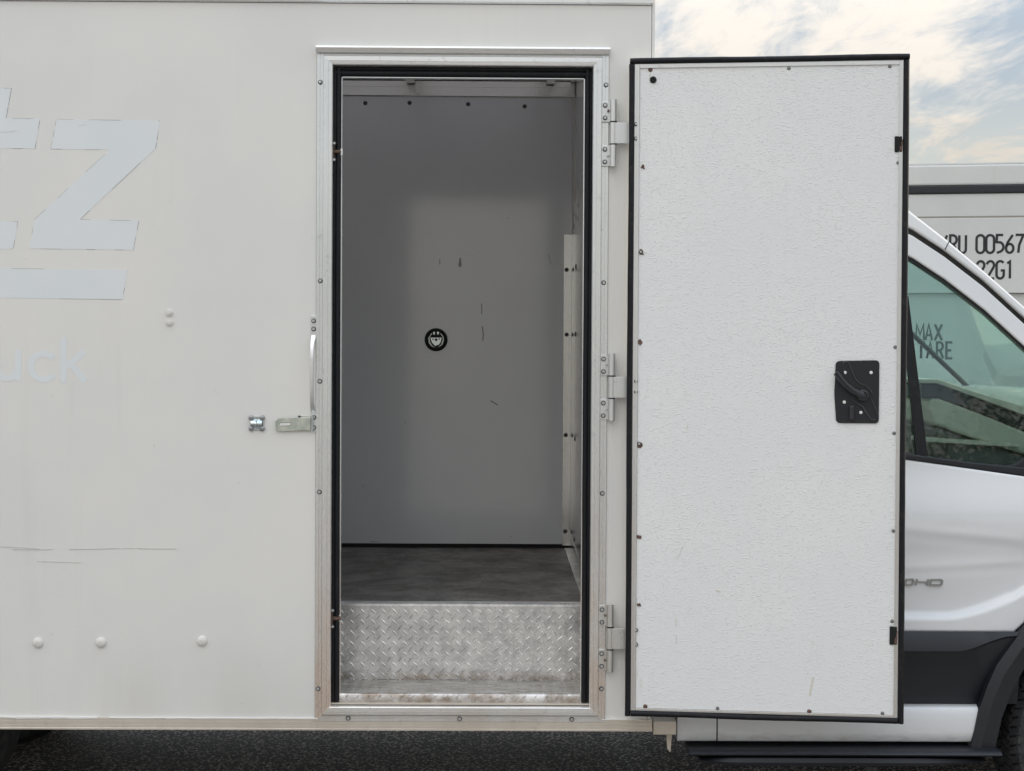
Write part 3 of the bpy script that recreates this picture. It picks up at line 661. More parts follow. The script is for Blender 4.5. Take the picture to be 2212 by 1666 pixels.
pan = MB(dm).box(A0, A1, -.0012, .0035, ABt, AT).build('inner_panel', 'pebbled_panel', door)
def strip(x0, x1, z0, z1, y0, nm, mat, bev=.002): return MB(dm).box(x0, x1, y0, .0038, z0, z1).build(nm, mat, door, bevel=bev)
strip(SEW+.0005, A0-.0010, DZ0+.0185, DZ1-.0195, -.0040, 'edge_trim', 'door_alu', .001); strip(A0-.0085, A0-.0008, DZ0+.0285, DZ1-.034, -.0065, 'trim_lip', 'door_alu', .001)
strip(A1+.001, DW-SEW-.0005, DZ0+.0185, DZ1-.0195, -.0040, 'edge_trim', 'door_alu', .001)
strip(A0-.0008, A1+.0008, AT+.001, DZ1-.0195, -.0042, 'edge_trim', 'door_alu', .001); strip(A0-.0008, A1+.0008, DZ0+.0185, ABt-.001, -.0042, 'edge_trim', 'door_alu', .001)
strip(A0, A1, AT+.0002, AT+.0018, -.0056, 'trim_lip', 'door_alu', 0); strip(A1-.0002, A1+.0016, ABt, AT, -.0056, 'trim_lip', 'door_alu', 0)
def dseal(p0, p1, horiz):
    n = 24; rings = []; random.seed(int(p0[0]*97+p1[1]*31))
    for i in range(n+1):
        t = i/n; a = p0[0]+(p1[0]-p0[0])*t; b = p0[1]+(p1[1]-p0[1])*t; j = .0010*math.sin(t*9+p0[0])+random.uniform(-.0004, .0004)
        sec = [(0, .020), (0, -.006), (.003, -.0105), (.009, -.013), (.0155, -.0105), (SEW, -.006), (SEW, .020)]
        rings.append([Vector((a, y, b+s+j)) if horiz else Vector((a+s+j, y, b)) for s, y in sec])
    return MB(dm).loft(rings).build('seal', 'rubber_door', door, smooth=True, angle=55)
dseal((0, DZ0), (0, DZ1-.0205), False); dseal((DW-SEW, DZ0), (DW-SEW, DZ1-.0195), False)
dseal((.003, DZ1-SEW), (DW, DZ1-SEW+.0015), True); dseal((SEW+.0008, DZ0-.001), (DW-SEW-.0008, DZ0-.001), True)
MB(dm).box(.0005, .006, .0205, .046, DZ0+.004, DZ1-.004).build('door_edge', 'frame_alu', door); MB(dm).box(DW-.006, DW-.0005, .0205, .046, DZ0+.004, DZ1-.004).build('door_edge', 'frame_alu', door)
for x, y in ((1704, 148), (1922, 144), (1940, 352), (1933.5, 750), (1931, 936), (1929.5, 1147), (1927, 1342), (1906, 1541), (1550, 1530)): dput('grey_screw', M_GREY, x, y, -.0012)
for x, y in ((1405, 151), (1394, 1526), (1748, 1537)): dput('rusty_screw', M_RUST, x, y, -.0012)
u, z = dloc(1411, 173); dpl = MB(dm).lathe([(.0115, .0), (.0115, -.003), (.0105, -.004), (.005, -.004), (.0045, -.001)], (u, -.0012, z), 'Y', 24).build('rubber_plug', 'rubber_door', door, smooth=True)
random.seed(21)
for x, y, s in ((1387, 361, .8), (1383.5, 546, 1.1), (1381, 740, .9), (1380, 960, 1.1), (1378, 1160, .9), (1379, 1307, .7)):
    u, z = dloc(x, y); n = 11
    pts = [(u+.002+s*.0105*random.uniform(.4, 1.15)*math.cos(6.283*i/n), z+s*.0115*random.uniform(.4, 1.2)*math.sin(6.283*i/n)) for i in range(n)]
    MB(dm).prism(pts, -.0034, .001).build('torn_spot', 'rusty', door)
    if s > 1.05: put('rusty_screw', M_SMALL, dm(Vector((u+.001, -.003, z+.002))), door, -DA)
for y in (269, 300, 824, 847, 1361, 1392): dput('washer_screw', M_SMALL, 1374, y, -.004)
for x, y, h in ((1940.5, 312, .053), (1929.5, 1373, .062)):
    u, z = dloc(x, y)
    b_ = MB(dm).box(u-.0125, u+.0120, -.0060, .0015, z-h/2, z+h/2).build('latch_pocket', 'hole_dark', door, bevel=.003)
    MB(dm).prism([(u+.003, z-h*.42), (u+.012, z-h*.46), (u+.0135, z+h*.30), (u+.008, z+h*.1), (u+.009, z-h*.05), (u+.004, z-h*.15)], -.0075, -.002).build('latch_bolt', 'rusty', door)
for pl, wd in (([(1757, 1462), (1753, 1480), (1749, 1502)], .0045), ([(1460, 1335), (1459, 1352)], .0016), ([(1461, 1372), (1461, 1390)], .0022), ([(1462, 1210), (1475, 1180)], .0012), ([(1485, 930), (1485, 916)], .0012), ([(1546, 1275), (1556, 1278)], .004), ([(1404, 157), (1404, 168)], .0018)):
    e = MB(dm); ribbon(e, [dloc(*p_) for p_ in pl], wd, -.0026, .001); e.build('drip_stain', 'stain_tan', door)
# handle plate and lever
def hp(x, y): return dloc((3200+x*.4202)/1.8445, (1300+y*.4202)/1.8445)
c0, c1, c2, c3 = hp(308, 330), hp(722, 322), hp(716, 922), hp(312, 918)
def round_poly(cs, r=.015, n=6):
    out = []; m = len(cs)
    for i in range(m):
        p0, p, p1 = Vector(cs[i-1]), Vector(cs[i]), Vector(cs[(i+1) % m]); a = p+(p0-p).normalized()*r; b = p+(p1-p).normalized()*r
        for k in range(n+1): t = k/n; out.append(tuple(a*(1-t)**2+p*2*t*(1-t)+b*t*t))
    return out
plate = MB(dm).prism(round_poly([c0, c1, c2, hp(296, 700), c3][:3]+[c3, hp(294, 640)]), -.0062, .0).build('handle_plate', 'black_plastic', door, bevel=.0018)
def bead(pts, r, nm='plate_rib', y=-.0066, mat='lever_plastic'): MB(dm).tube([(lambda q: Vector((q[0], y, q[1])))(hp(*p)) for p in pts], r, 8).build(nm, mat, door, smooth=True)
bead([(372, 356), (388, 340), (420, 340), (440, 372), (458, 430), (490, 500), (535, 545), (590, 565), (630, 600), (652, 640)], .0026)
bead([(440, 650), (462, 705), (520, 740), (560, 765), (600, 830), (640, 885), (680, 890)], .0034); bead([(640, 690), (672, 760), (702, 835)], .0026); bead([(375, 360), (378, 420), (392, 480)], .0020)
lv = [(300, 440), (345, 500), (400, 560), (460, 610), (520, 640), (560, 655)]
def lvp(p, off, y): q = hp(*p); return Vector((q[0], y, q[1]))
mb = MB(dm)
mb.tube([lvp(p, 0, -.020-.010*(1-i/5)) for i, p in enumerate(lv)], [.0092, .0104, .0108, .0110, .0116, .0125], 10, .7); mb.build('lever', 'lever_plastic', door, smooth=True)
MB(dm).tube([lvp(p, 0, -.0255-.010*(1-i/5)) for i, p in enumerate(lv[:-1])], .0024, 6).build('lever_slot', 'hole_dark', door, smooth=True)
u, z = hp(560, 655); MB(dm).lathe([(.0205, -.006), (.0205, -.018), (.0185, -.022), (.013, -.0235), (.011, -.020)], (u, 0, z), 'Y', 28).build('lever_hub', 'lever_plastic', door, smooth=True)
MB(dm).lathe([(.0060, -.018), (.0055, -.0225), (.003, -.023)], (u, 0, z), 'Y', 6).build('hub_bolt', 'dark_steel', door)
u, z = hp(455, 815); MB(dm).box(u-.0075, u+.0075, -.017, -.006, z-.026, z+.022).build('lock_knob', 'lever_plastic', door, bevel=.004)
for x, y in ((395, 440), (642, 440), (388, 720), (545, 818)): u, z = hp(x, y); MB(dm).lathe([(.0056, -.0058), (.0052, -.0075), (.003, -.0082)], (u, 0, z), 'Y', 14).build('plate_fastener', 'caulk', door, smooth=True)

# ------------------------------------------------------------------ hinges
for hy in (289, 836.5, 1377.5):
    def q(x, y): p_ = at(x, hy+(y-836.5), -.012); return p_.x, p_.z
    dx = at(1303, hy, -.01).x - at(1303, 836.5, -.01).x
    HX = lambda x: at(x, 836.5, -.012).x
    HZ = lambda y: at(1310, hy+(y-836.5), -.012).z
    x0, x1, k0, k1, s1_ = HX(1296.7), HX(1309.7), HX(1313.5), HX(1328.5), HX(1361)
    up = MB().box(x0, x1, -.0155, -.0050, HZ(811), HZ(767)); hg = up.build('hinge', 'hinge_alu', truck, bevel=.001)
    MB().box(x0, x1, -.0155, -.0050, HZ(906.5), HZ(862)).build('leaf', 'hinge_alu', hg, bevel=.001)
    kc = (k0+k1)/2; kr = (k1-k0)/2
    for a, b in ((764, 811), (862, 908.5)):
        MB().lathe([(kr, HZ(b)), (kr, HZ(a))], (kc, -.024, 0), 'Z', 20).build('knuckle', 'hinge_alu', hg, smooth=True)
        MB().box(x1-.002, kc, -.0145, -.0065, HZ(min(b, 906.3)), HZ(max(a, 767.2))).build('leaf_web', 'hinge_alu', hg)
    MB().lathe([(kr*.98, HZ(859.3)), (kr*.98, HZ(814))], (kc-.0008, -.024, 0), 'Z', 20).build('knuckle', 'hinge_alu', hg, smooth=True)
    for a, b in ((811.2, 813.8), (859.5, 861.8)): MB().lathe([(kr*1.02, HZ(b)), (kr*1.02, HZ(a))], (kc, -.024, 0), 'Z', 20).build('bushing', 'rubber', hg)
    MB().box(kc, s1_, -.034, -.026, HZ(859), HZ(814.3)).build('strap', 'hinge_alu', hg, bevel=.0008)
    for y in (776, 803, 871, 898): put('screw', M_SCREW, ((x0+x1)/2, -.0150, HZ(y)), hg)
    for y in (788, 884.5): MB().lathe([(.0035, 0), (.0040, -.010), (.0025, -.013)], (x1+.0005, -.0145, HZ(y)), 'Y', 10).build('grease_fitting', 'rusty' if hy > 1000 or (hy < 500 and y < 800) else 'chrome', hg, smooth=True)

# ------------------------------------------------------------------ grab handle, hasp, staple
gh0 = at(671, 682, 0); gh1 = at(685, 931.6, 0)
HX0_, HX1_ = gh0.x+.001, gh1.x-.002
mz = lambda y: at(680, y, 0).z
grab = MB().box(HX0_, HX1_, -.005, -.0002, mz(726), mz(682)).build('grab_handle', 'hinge_alu', truck, bevel=.0015)
MB().box(HX0_, HX1_, -.005, -.0002, mz(931.6), mz(888)).build('handle_foot', 'hinge_alu', grab, bevel=.0015)
cxh = (HX0_+HX1_)/2-.001; ring = []
for y, d, hw in ((724, .003, .0095), (731, .008, .0095), (741, .022, .0080), (755, .030, .0072), (780, .034, .0070), (840, .034, .0070), (862, .030, .0072), (876, .020, .0080), (885, .008, .0095), (891, .003, .0100)):
    z_ = mz(y); xo = cxh-.0015 if 735 < y < 880 else cxh
    ring.append([(xo-hw, -d, z_), (xo-hw*.7, -d-.0035, z_), (xo+hw*.7, -d-.0035, z_), (xo+hw, -d, z_), (xo+hw*.7, -d+.0035, z_), (xo-hw*.7, -d+.0035, z_)])
MB().loft(ring).build('handle_bar', 'hinge_alu', grab, smooth=True)
for y in (693.5, 711): put('screw', M_SCREW, (cxh+.001, -.0048, mz(y)), grab)
for y in (902, 924): put('screw', M_SCREW, (cxh+.003, -.0048, mz(y)), grab)
h0, h1 = at(598, 905, 0), at(671, 931.6, 0); bx0, bx1 = h0.x, h1.x
zt, zb = at(640, 902.5, 0).z, at(640, 930.5, 0).z
xm = bx0+(bx1-bx0)*.62
# leaf with its slot, folded back and lying a little off level
def hm(p): return Vector((p.x, p.y, p.z + (p.x-bx0)*.035-.002))
sl0, sl1, sz0, sz1 = bx0+.012, bx0+.050, (zt+zb)/2-.004, (zt+zb)/2+.006
hasp = MB(hm).prism([(bx0+.003, zb+.002), (bx0+.008, zb), (bx1, zb), (bx1, zt), (bx0+.006, zt), (bx0+.002, zt-.004)], -.0105, -.0075).build('hasp', 'zinc', truck, bevel=.0006)
MB(hm).box(bx0-.003, bx0+.003, -.013, -.002, zb+.004, zt-.006).build('hasp_lip', 'zinc', hasp, bevel=.001)
MB(hm).box(xm, bx1+.001, -.0120, -.0105, zb+.0012, zt-.0005).build('hasp_fold', 'zinc', hasp, bevel=.0005)
MB(hm).prism(round_poly([(sl0, sz0), (sl1, sz0), (sl1, sz1), (sl0, sz1)], .004), -.0108, -.0102).build('hasp_slot', 'box_paint', hasp)
e = MB(hm); ribbon(e, round_poly([(sl0, sz0-.0004), (sl1, sz0-.0004), (sl1, sz1+.0004), (sl0, sz1+.0004)], .004)[6:], .0012, -.0111, -.0103); e.build('slot_edge', 'dark_steel', hasp)
MB(hm).box(xm+.001, bx1+.012, -.004, -.0003, zb+.003, zt+.0045).build('hasp_base', 'zinc', hasp)
MB(hm).lathe([(.0050, -.0045), (.0045, -.0085), (.002, -.0095)], (xm+.006, 0, zt+.0025), 'Y', 12).build('hasp_bolt', 'dark_steel', hasp)
MB().lathe([(.0048, mz(931)), (.0048, mz(921)), (.0034, mz(920.5)), (.0034, mz(909)), (.0048, mz(908.5)), (.0048, mz(898))], (cxh-.002, -.0135, 0), 'Z', 14).build('hasp_pin', 'chrome', hasp, smooth=True)
p0, p1 = at(539.5, 929.5, 0), at(571, 899, 0)
sp = MB().prism(round_poly([(p0.x, p0.z), (p1.x, p0.z), (p1.x, p1.z), (p0.x, p1.z)], .006), -.0045, -.0003).build('staple_plate', 'chrome', truck, bevel=.001)
cx_, cz_ = (p0.x+p1.x)/2-.0005, (p0.z+p1.z)/2-.002; hw, hh2 = (p1.x-p0.x)/2, (p1.z-p0.z)/2
MB().loft([[(cx_+dx*hw*.78, -.0045-.013*math.sin(R(18*i))*(1-.25*abs(dx)), cz_-hh2*.62+hh2*1.24*(i/10)) for i in range(11)] for dx in (-1, -.5, 0, .5, 1)], closed=False, caps=False).build('staple_dome', 'chrome', sp, smooth=True)
MB().tube([(cx_, -.0048-.020*math.sin(R(18*i)), cz_-hh2*.55+hh2*1.1*(i/10)) for i in range(11)], .0024, 8).build('staple_loop', 'chrome', sp, smooth=True)
for sx in (-1, 1):
    for sz in (-1, 1): put('carriage_bolt', M_BOLT, (cx_+sx*hw*.76, -.0042, (p0.z+p1.z)/2+sz*hh2*.76), sp)

# ------------------------------------------------------------------ cab
YN, YFAR = .0, 2.04
def mirror_y(p): return Vector((p.x, YFAR-p.y+.02, p.z))
def sstep(a, b, x): t = max(0, min(1, (x-a)/(b-a))); return t*t*(3-2*t)
def belt(x): return 1.342-.135*(x-1.44)+.02*max(0, x-1.85) if x > 1.44 else 1.342+.03*(1.44-x)
def top_edge(x):
    hood = 1.475-.34*(x-2.06)-.30*max(0, x-2.45)**2-3.2*max(0, x-2.74)**2
    return belt(x)+(hood-belt(x))*sstep(1.93, 2.07, x)
def side_y(x, z):
    y = .125 - .045*sstep(1.36, 1.12, z) + .014*sstep(1.10, 1.00, z)
    c1 = 1.105 - .10*(x-1.44); y += -.0022*math.exp(-((z-c1)/.014)**2) + .0016*math.exp(-((z-c1+.03)/.016)**2)
    c2 = .965 + .06*(x-1.44); y += -.0020*math.exp(-((z-c2)/.012)**2) + .0015*math.exp(-((z-c2+.024)/.014)**2)
    sc = .800 + .30*max(0, x-1.58)**1.5*2.2           # scalloped lower edge sweeping up to the arch
    y += .013*sstep(sc+.17, sc+.012, z) - .026*sstep(sc+.008, sc-.016, z)
    return y
CX0, CX1 = .612, 2.88
def arch_z(x):
    pts = [(1.80, .735), (1.811, .738), (1.858, .787), (1.93, .85), (2.03, .90), (2.14, .915)]
    xx = 2.14-abs(x-2.14)
    if xx < 1.80: return .742
    for (a, b), (c, d) in zip(pts, pts[1:]):
        if a <= xx <= c: return b+(d-b)*(xx-a)/(c-a)+.004
    return .742
def cab_side(fn, name, parent, mirror=False):
    xs_ = [CX0+(CX1-CX0)*i/110 for i in range(111)]; nz = 64
    rings = [[Vector((x, side_y(x, zz_), zz_)) for zz_ in [arch_z(x)+(top_edge(x)-arch_z(x))*j/nz for j in range(nz+1)]] for x in xs_]
    mb = MB(fn); mb.loft(rings, closed=False, caps=False)
    o = mb.build(name, 'cab_paint', parent, smooth=True, angle=60)
    so = o.modifiers.new('thickness', 'SOLIDIFY'); so.thickness = .012; ny = sum(p_.normal.y for p_ in o.data.polygons); so.offset = -1 if (ny < 0) != mirror else 1
    return o
cdoor = cab_side(None, 'cab_side', truck); tag(cdoor, 'white cab side with creases and a silver badge')
fdoor = cab_side(mirror_y, 'cab_far_side', truck, True)
def tb(z): return .128 + max(0, z-1.36)*.13                 # side glass leans in
def up_at(x, y):                                            # photo spot on the leaning upper side
    Y = .15
    for _ in range(4): p_ = oat(x, y, Y); Y = tb(p_.z)
    return p_.x, p_.z
def up_prism(pts, th, name, mat, off=0., fn=None, **kw):
    n = len(pts); vs = [(x, tb(z)+off, z) for x, z in pts]+[(x, tb(z)+off+th, z) for x, z in pts]
    o = MB(fn).add(vs, [tuple(range(n))[::-1], tuple(range(n, 2*n))]+[(i, (i+1) % n, n+(i+1) % n, n+i) for i in range(n)]).build(name, mat, kw.pop('parent'), **kw); return o
a_top = [(1.00, 2.42), (1.20, 2.375)] + [up_at(*p_) for p_ in ((3620, 838), (3771, 955), (3930, 1089), (4080, 1221))]
d_ = Vector(a_top[-1])-Vector(a_top[-2]); a_top.append(tuple(Vector(a_top[-1])+d_*2.6))
gap = [(1.00, 2.36), (1.20, 2.30)] + [up_at(*p_) for p_ in ((3640, 916), (3764, 998), (3920, 1118), (4080, 1264))]
d2_ = Vector(gap[-1])-Vector(gap[-2]); gap.append(tuple(Vector(gap[-1])+d2_*2.25))
def down(l, d): return [(x, z-d*k_) for (x, z), k_ in zip(l, (.8, .85, 1, 1, 1, 1, 1.0))]
dfr = down(gap, .022); win = down(gap, .105)
bl = [(1.00, 1.372), (1.20, 1.368)] + [up_at(*p_) for p_ in ((3612, 1806), (3703, 1819), (3854, 1840), (4001, 1855), (4080, 1862))]
def both(fn_, parent_, far=False):
    P_ = dict(parent=parent_)
    nl = 7
    slim = [(x, z-.022) for x, z in a_top]
    up_prism([(CX0, 2.46), (.80, 2.45)]+a_top+(slim if far else gap)[::-1]+[(CX0, 2.38)], .04 if far else .10, 'roof_pillar', 'seam_dark' if far else 'cab_paint', -.004, fn_, bevel=.002 if far else .008, **P_)
    if not far: up_prism([(.72, 2.365)]+gap+dfr[::-1]+[(.72, 2.345)], .05, 'door_gap', 'seam_dark', .016, fn_, **P_)
    if not far: up_prism([(.74, 2.345)]+dfr+win[::-1]+[(.74, 2.25)], .05, 'window_frame', 'cab_paint', .003, fn_, bevel=.006, **P_)
    if not far: up_prism([(.80, 2.26)]+win+[(x, z-.014) for x, z in win[::-1]]+[(.80, 2.235)], .03, 'window_seal', 'rubber', .010, fn_, **P_)
    # belt moulding
    lower = [(x, belt(x)+.002) for x, _ in bl]
    up_prism([(.66, 1.385)]+bl+[(2.02, 1.300), (2.06, 1.262)]+lower[::-1]+[(.66, 1.350)], .05, 'belt_moulding', 'cladding', -.008, fn_, bevel=.005, **P_)
    up_prism([(.74, 1.380)]+[(x, z-.006) for x, z in bl]+[(win[-1][0]-.01, win[-1][1]-.02)]+[(x, z-.006) for x, z in (slim if far else win)[::-1]]+[(.74, 2.25)], .005, 'side_glass', 'cab_glass', .022, fn_, **P_)
    up_prism([(CX0, 2.40), (.742, 2.36), (.742, 1.36), (CX0, 1.36)], .05, 'rear_pillar', 'cab_paint', .0, fn_, **P_)
both(None, cdoor); both(mirror_y, fdoor, True)
b0, b1, b2, b3 = up_at(3590, 1180), up_at(3622, 1180), up_at(3699, 1815), up_at(3655, 1812)
up_prism([b0, b1, b2, b3], .016, 'division_bar', 'rubber', .008, None, parent=cdoor)
s0_, s1_, s2_, s3_ = up_at(4003, 1858), up_at(4080, 1828), (2.03, 1.43), (2.05, 1.30)
up_prism([s0_, (s0_[0]+.03, s0_[1]+.004), s1_, s2_, s3_], .03, 'mirror_base', 'cladding', -.004, None, parent=cdoor, bevel=.005)
j0, j1 = up_at(3778, 968), up_at(3762, 996)
up_prism([(j0[0], j0[1]+.004), (j0[0]+.003, j0[1]+.003), (j1[0]+.003, j1[1]), (j1[0], j1[1]+.001)], .002, 'pillar_joint', 'seam_dark', -.0052, None, parent=cdoor)
# badge 0HD
mb = MB()
def bd(pts): return [(lambda q_: (q_.x, q_.z))(oat(3200+x*.4202, 1900+y*.4202, .08)) for x, y in pts]
bq = oat(3700, 2320, .09); by = side_y(bq.x, bq.z)
def slant(l): return l
for st_, cl in ((bd([(980, 1020), (990, 982), (1050, 978), (1058, 990), (1048, 1025), (1036, 1031), (985, 1032)]), True), (bd([(1092, 975), (1078, 1034)]), False), (bd([(1200, 978), (1186, 1036)]), False), (bd([(1086, 1004), (1192, 1006)]), False), (bd([(1225, 984), (1215, 1032), (1310, 1034), (1326, 1024), (1332, 992), (1322, 982)]), True)):
    by = min(side_y(x_, z_) for x_, z_ in st_); b_ = MB(); ribbon(b_, st_, .0058, by-.005, by+.006, cl); b_.build('badge_letter', 'badge_silver', cdoor)
# lower cladding, rocker, arch flare (both sides), running board
def both2(fn_, parent_, near):
    xr = 1.80
    def prof_strip(pr_, x0, x1, nm, mat, shift=None, bev=0, n=1):
        rings = []
        for i in range(n+1):
            x = x0+(x1-x0)*i/n; rings.append([Vector((x + (shift(z) if shift and i == n else 0), y, z)) for y, z in pr_])
        return MB(fn_).loft(rings).build(nm, mat, parent_, smooth=bool(bev), bevel=0, angle=50)
    # cladding with a crease that sweeps up at the front
    xs_ = [CX0+(1.83-CX0)*i/44 for i in range(45)]; rings = []
    for x in xs_:
        cr = .678 + .055*sstep(1.60, 1.80, x); zb_ = .484; zt_ = .743
        rings.append([Vector((x, .075, zt_)), Vector((x, .062, (zt_+cr)/2+.008)), Vector((x, .054, cr)), Vector((x, .060, cr-.008)), Vector((x, .078, (cr+zb_)/2)), Vector((x, .100, zb_)), Vector((x, .14, zb_)), Vector((x, .14, zt_))])
    MB(fn_).loft(rings).build('lower_cladding', 'cladding', parent_, smooth=True, angle=28)
    sh = lambda z: (z-.36)*.24
    for a_, b_ in ((.625, .7615), (.7665, 1.656)):
        pr_ = [(.075, .482), (.066, .479), (.060, .470), (.058, .43), (.056, .395), (.060, .362), (.066, .357), (.13, .357), (.13, .482)]
        prof_strip(pr_, a_, b_, 'rocker_panel', 'cab_paint', sh if b_ > 1 else None, 1)
    MB(fn_).box(.7612, .7668, .064, .13, .358, .481).build('rocker_seam', 'seam_dark', parent_)
    out = [(1.645, .330), (1.653, .365), (1.68, .488), (1.702, .553), (1.737, .635), (1.811, .738), (1.858, .787), (1.93, .85), (2.03, .90), (2.14, .915)]
    inn = [(1.735, .330), (1.741, .355), (1.76, .445), (1.777, .492), (1.795, .542), (1.833, .613), (1.859, .651), (1.95, .745), (2.05, .79), (2.14, .80)]
    out = out + [(4.28-x, z) for x, z in out[-2::-1]]; inn = inn + [(4.28-x, z) for x, z in inn[-2::-1]]
    rings = []
    for (ox, oz), (ix, iz) in zip(out, inn):
        o_, i_ = Vector((ox, 0, oz)), Vector((ix, 0, iz)); lp = lambda t: o_.lerp(i_, t)
        rings.append([lp(0)+Vector((0, .075, 0)), lp(.04)+Vector((0, .050, 0)), lp(.40)+Vector((0, .036, 0)), lp(.46)+Vector((0, .040, 0)), lp(1)+Vector((0, .052, 0)), lp(1)+Vector((0, .20, 0)), lp(.9)+Vector((0, .20, 0)), lp(.5)+Vector((0, .10, 0))])
    MB(fn_).loft(rings).build('arch_flare', 'cladding', parent_, smooth=True, angle=25)
    MB(fn_).loft([[Vector((x, .20, z)), Vector((x, .62, z)), Vector((x, .62, z+.01)), Vector((x, .20, z+.01))] for x, z in inn]).build('wheel_well', 'chassis_black', parent_)
    # running board: flat step with rounded nose
    if near:
        pr_ = [(.02, .343), (-.004, .338), (-.010, .330), (-.004, .324), (.02, .322), (.16, .322), (.16, .343)]
        rb = prof_strip([(y-.0, z) for y, z in pr_], .66, 1.742, 'running_board', 'cladding', None, 1)
        pr2 = [(.03, .318), (.008, .314), (.000, .300), (.004, .288), (.03, .280), (.14, .280), (.14, .318)]
        rings = []
        for i in range(40):
            x = .70+(1.70-.70)*i/39; t = min(1, (x-.70)/.12, (1.70-x)/.22); k_ = math.sqrt(max(.03, t))
            rings.append([Vector((x, .14-(.14-y)*(.75+.25*k_), .300+(z-.300)*k_)) for y, z in pr2])
        MB(fn_).loft(rings).build('step_pad', 'cladding', rb, smooth=True, angle=40)
        MB(fn_).box(.68, 1.70, .14, .30, .285, .318).build('board_mount', 'chassis_black', rb)
both2(None, cdoor, True); both2(mirror_y, fdoor, False)
# cab shell: rear wall, roof, windscreen, bonnet, floor, interior
MB().box(CX0, CX0+.03, .15, YFAR-.13, .45, 2.44).build('cab_rear_wall', 'cab_paint', truck)
def cross(pts, y0f, y1f, th, nm, mat, **kw):
    n = len(pts); vs = []
    for x, z in pts: vs += [(x, y0f(z), z), (x, y1f(z), z), (x, y1f(z), z-th), (x, y0f(z), z-th)]
    return MB().loft([[vs[4*i+j] for j in range(4)] for i in range(n)]).build(nm, mat, truck, **kw)
fy = lambda z: YFAR+.02-tb(z)
cross([(CX0, 2.47), (.80, 2.462), (1.00, 2.43), (1.20, 2.385)], lambda z: tb(z)+.02, lambda z: fy(z)-.02, .03, 'cab_roof', 'cab_paint')
cross([(x-.01, z-.012) for x, z in a_top[1:]], lambda z: tb(z)+.085, lambda z: fy(z)-.085, .002, 'windscreen', 'screen_glass')
ex_, ez_ = a_top[-1]
cross([(ex_-.03, max(ez_, top_edge(ex_)+.03))]+[(x_, top_edge(x_)+.004) for x_ in (2.30, 2.40, 2.50, 2.60, 2.70, 2.78, 2.84, 2.879)]+[(2.93, .90), (2.94, .60), (2.88, .36)], lambda z: .12, lambda z: YFAR-.10, .02, 'bonnet', 'cab_paint', smooth=True)
MB().box(CX0+.03, 2.7, .16, YFAR-.14, .50, .53).build('cab_floor', 'seat_fabric', truck)
def dash(pl, y0, y1, nm, mat, bev=.012): return MB().prism(pl, y0, y1).build(nm, mat, truck, bevel=bev)
dash([(1.500, 1.612), (1.500, 1.628), (1.570, 1.628), (1.70, 1.585), (1.98, 1.50), (2.16, 1.42), (2.16, 1.40), (1.70, 1.565), (1.565, 1.612)], .20, YFAR-.18, 'dash_top', 'trim_cream', .004)
dash([(1.515, 1.560), (1.515, 1.612), (1.565, 1.611), (1.70, 1.564), (2.10, 1.41), (2.10, 1.36), (1.70, 1.515), (1.575, 1.560)], .215, YFAR-.195, 'dash_band', 'cladding', .004)
dash([(1.560, 1.470), (1.540, 1.520), (1.545, 1.558), (1.575, 1.558), (1.70, 1.513), (2.10, 1.355), (2.10, 1.29), (1.64, 1.435)], .205, YFAR-.185, 'dash_face', 'trim_cream', .010)
dash([(1.575, 1.455), (1.64, 1.430), (2.10, 1.285), (2.10, .92), (1.76, .92), (1.66, 1.20)], .225, YFAR-.20, 'dash_lower', 'dash_plain', .012)
dash([(1.50, 1.405), (1.50, 1.420), (1.80, 1.405), (1.86, 1.395), (1.86, 1.385)], .18, .30, 'glass_reflection_strip', 'trim_cream', .003)  # cream strip standing in for a bright reflection line in the side glass
# far door inner trim: sill, ledge and sloped panel that catch the sun through the windscreen
yd = YFAR-.115
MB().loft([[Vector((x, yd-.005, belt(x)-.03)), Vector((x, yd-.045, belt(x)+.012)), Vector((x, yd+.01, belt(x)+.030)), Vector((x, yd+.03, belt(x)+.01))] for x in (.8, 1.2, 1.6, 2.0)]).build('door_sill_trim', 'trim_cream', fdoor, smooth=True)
MB().loft([[Vector((x, yd-.01, 1.255-.07*(x-1.4))), Vector((x, yd-.13, 1.10-.07*(x-1.4))), Vector((x, yd-.12, 1.02)), Vector((x, yd, 1.0)), Vector((x, yd+.02, 1.2))] for x in (.9, 1.3, 1.6, 1.95)]).build('door_card', 'trim_grey', fdoor, smooth=True)
MB().box(.9, 1.98, yd-.06, yd, .60, .998).build('door_card_lower', 'trim_grey', fdoor)
for yy in (.58, 1.46):
    seat = MB().loft([[Vector((.86+dx, yy+sy*.25, z)) for dx, sy in ((0, -1), (0, 1), (.50, 1), (.50, -1))] for z in (.72, .86, .90)]).build('cab_seat', 'seat_fabric', truck, bevel=.04)
    MB().loft([[Vector((.84-.16*t+dx, yy+sy*(.24-.03*t), .90+.62*t)) for dx, sy in ((0, -1), (0, 1), (.14, 1), (.12, -1))] for t in (0, .5, 1)]).build('seat_back', 'seat_fabric', seat, bevel=.04)
    MB().box(.70, .80, yy-.12, yy+.12, 1.55, 1.74).build('headrest', 'seat_fabric', seat, bevel=.03)
sw = [(1.56+.085*math.sin(a_*math.pi/14)*-1+.0, 1.46+.19*math.cos(a_*math.pi/14), 1.20+.17*math.sin(a_*math.pi/14)) for a_ in range(29)]
whl = MB().tube(sw, .014, 8).build('steering_wheel', 'black_plastic', truck, smooth=True)
MB().lathe([(.05, 0), (.05, .08), (.03, .14)], (1.57, 1.46, 1.19), 'X', 16).build('wheel_hub', 'black_plastic', whl, smooth=True)

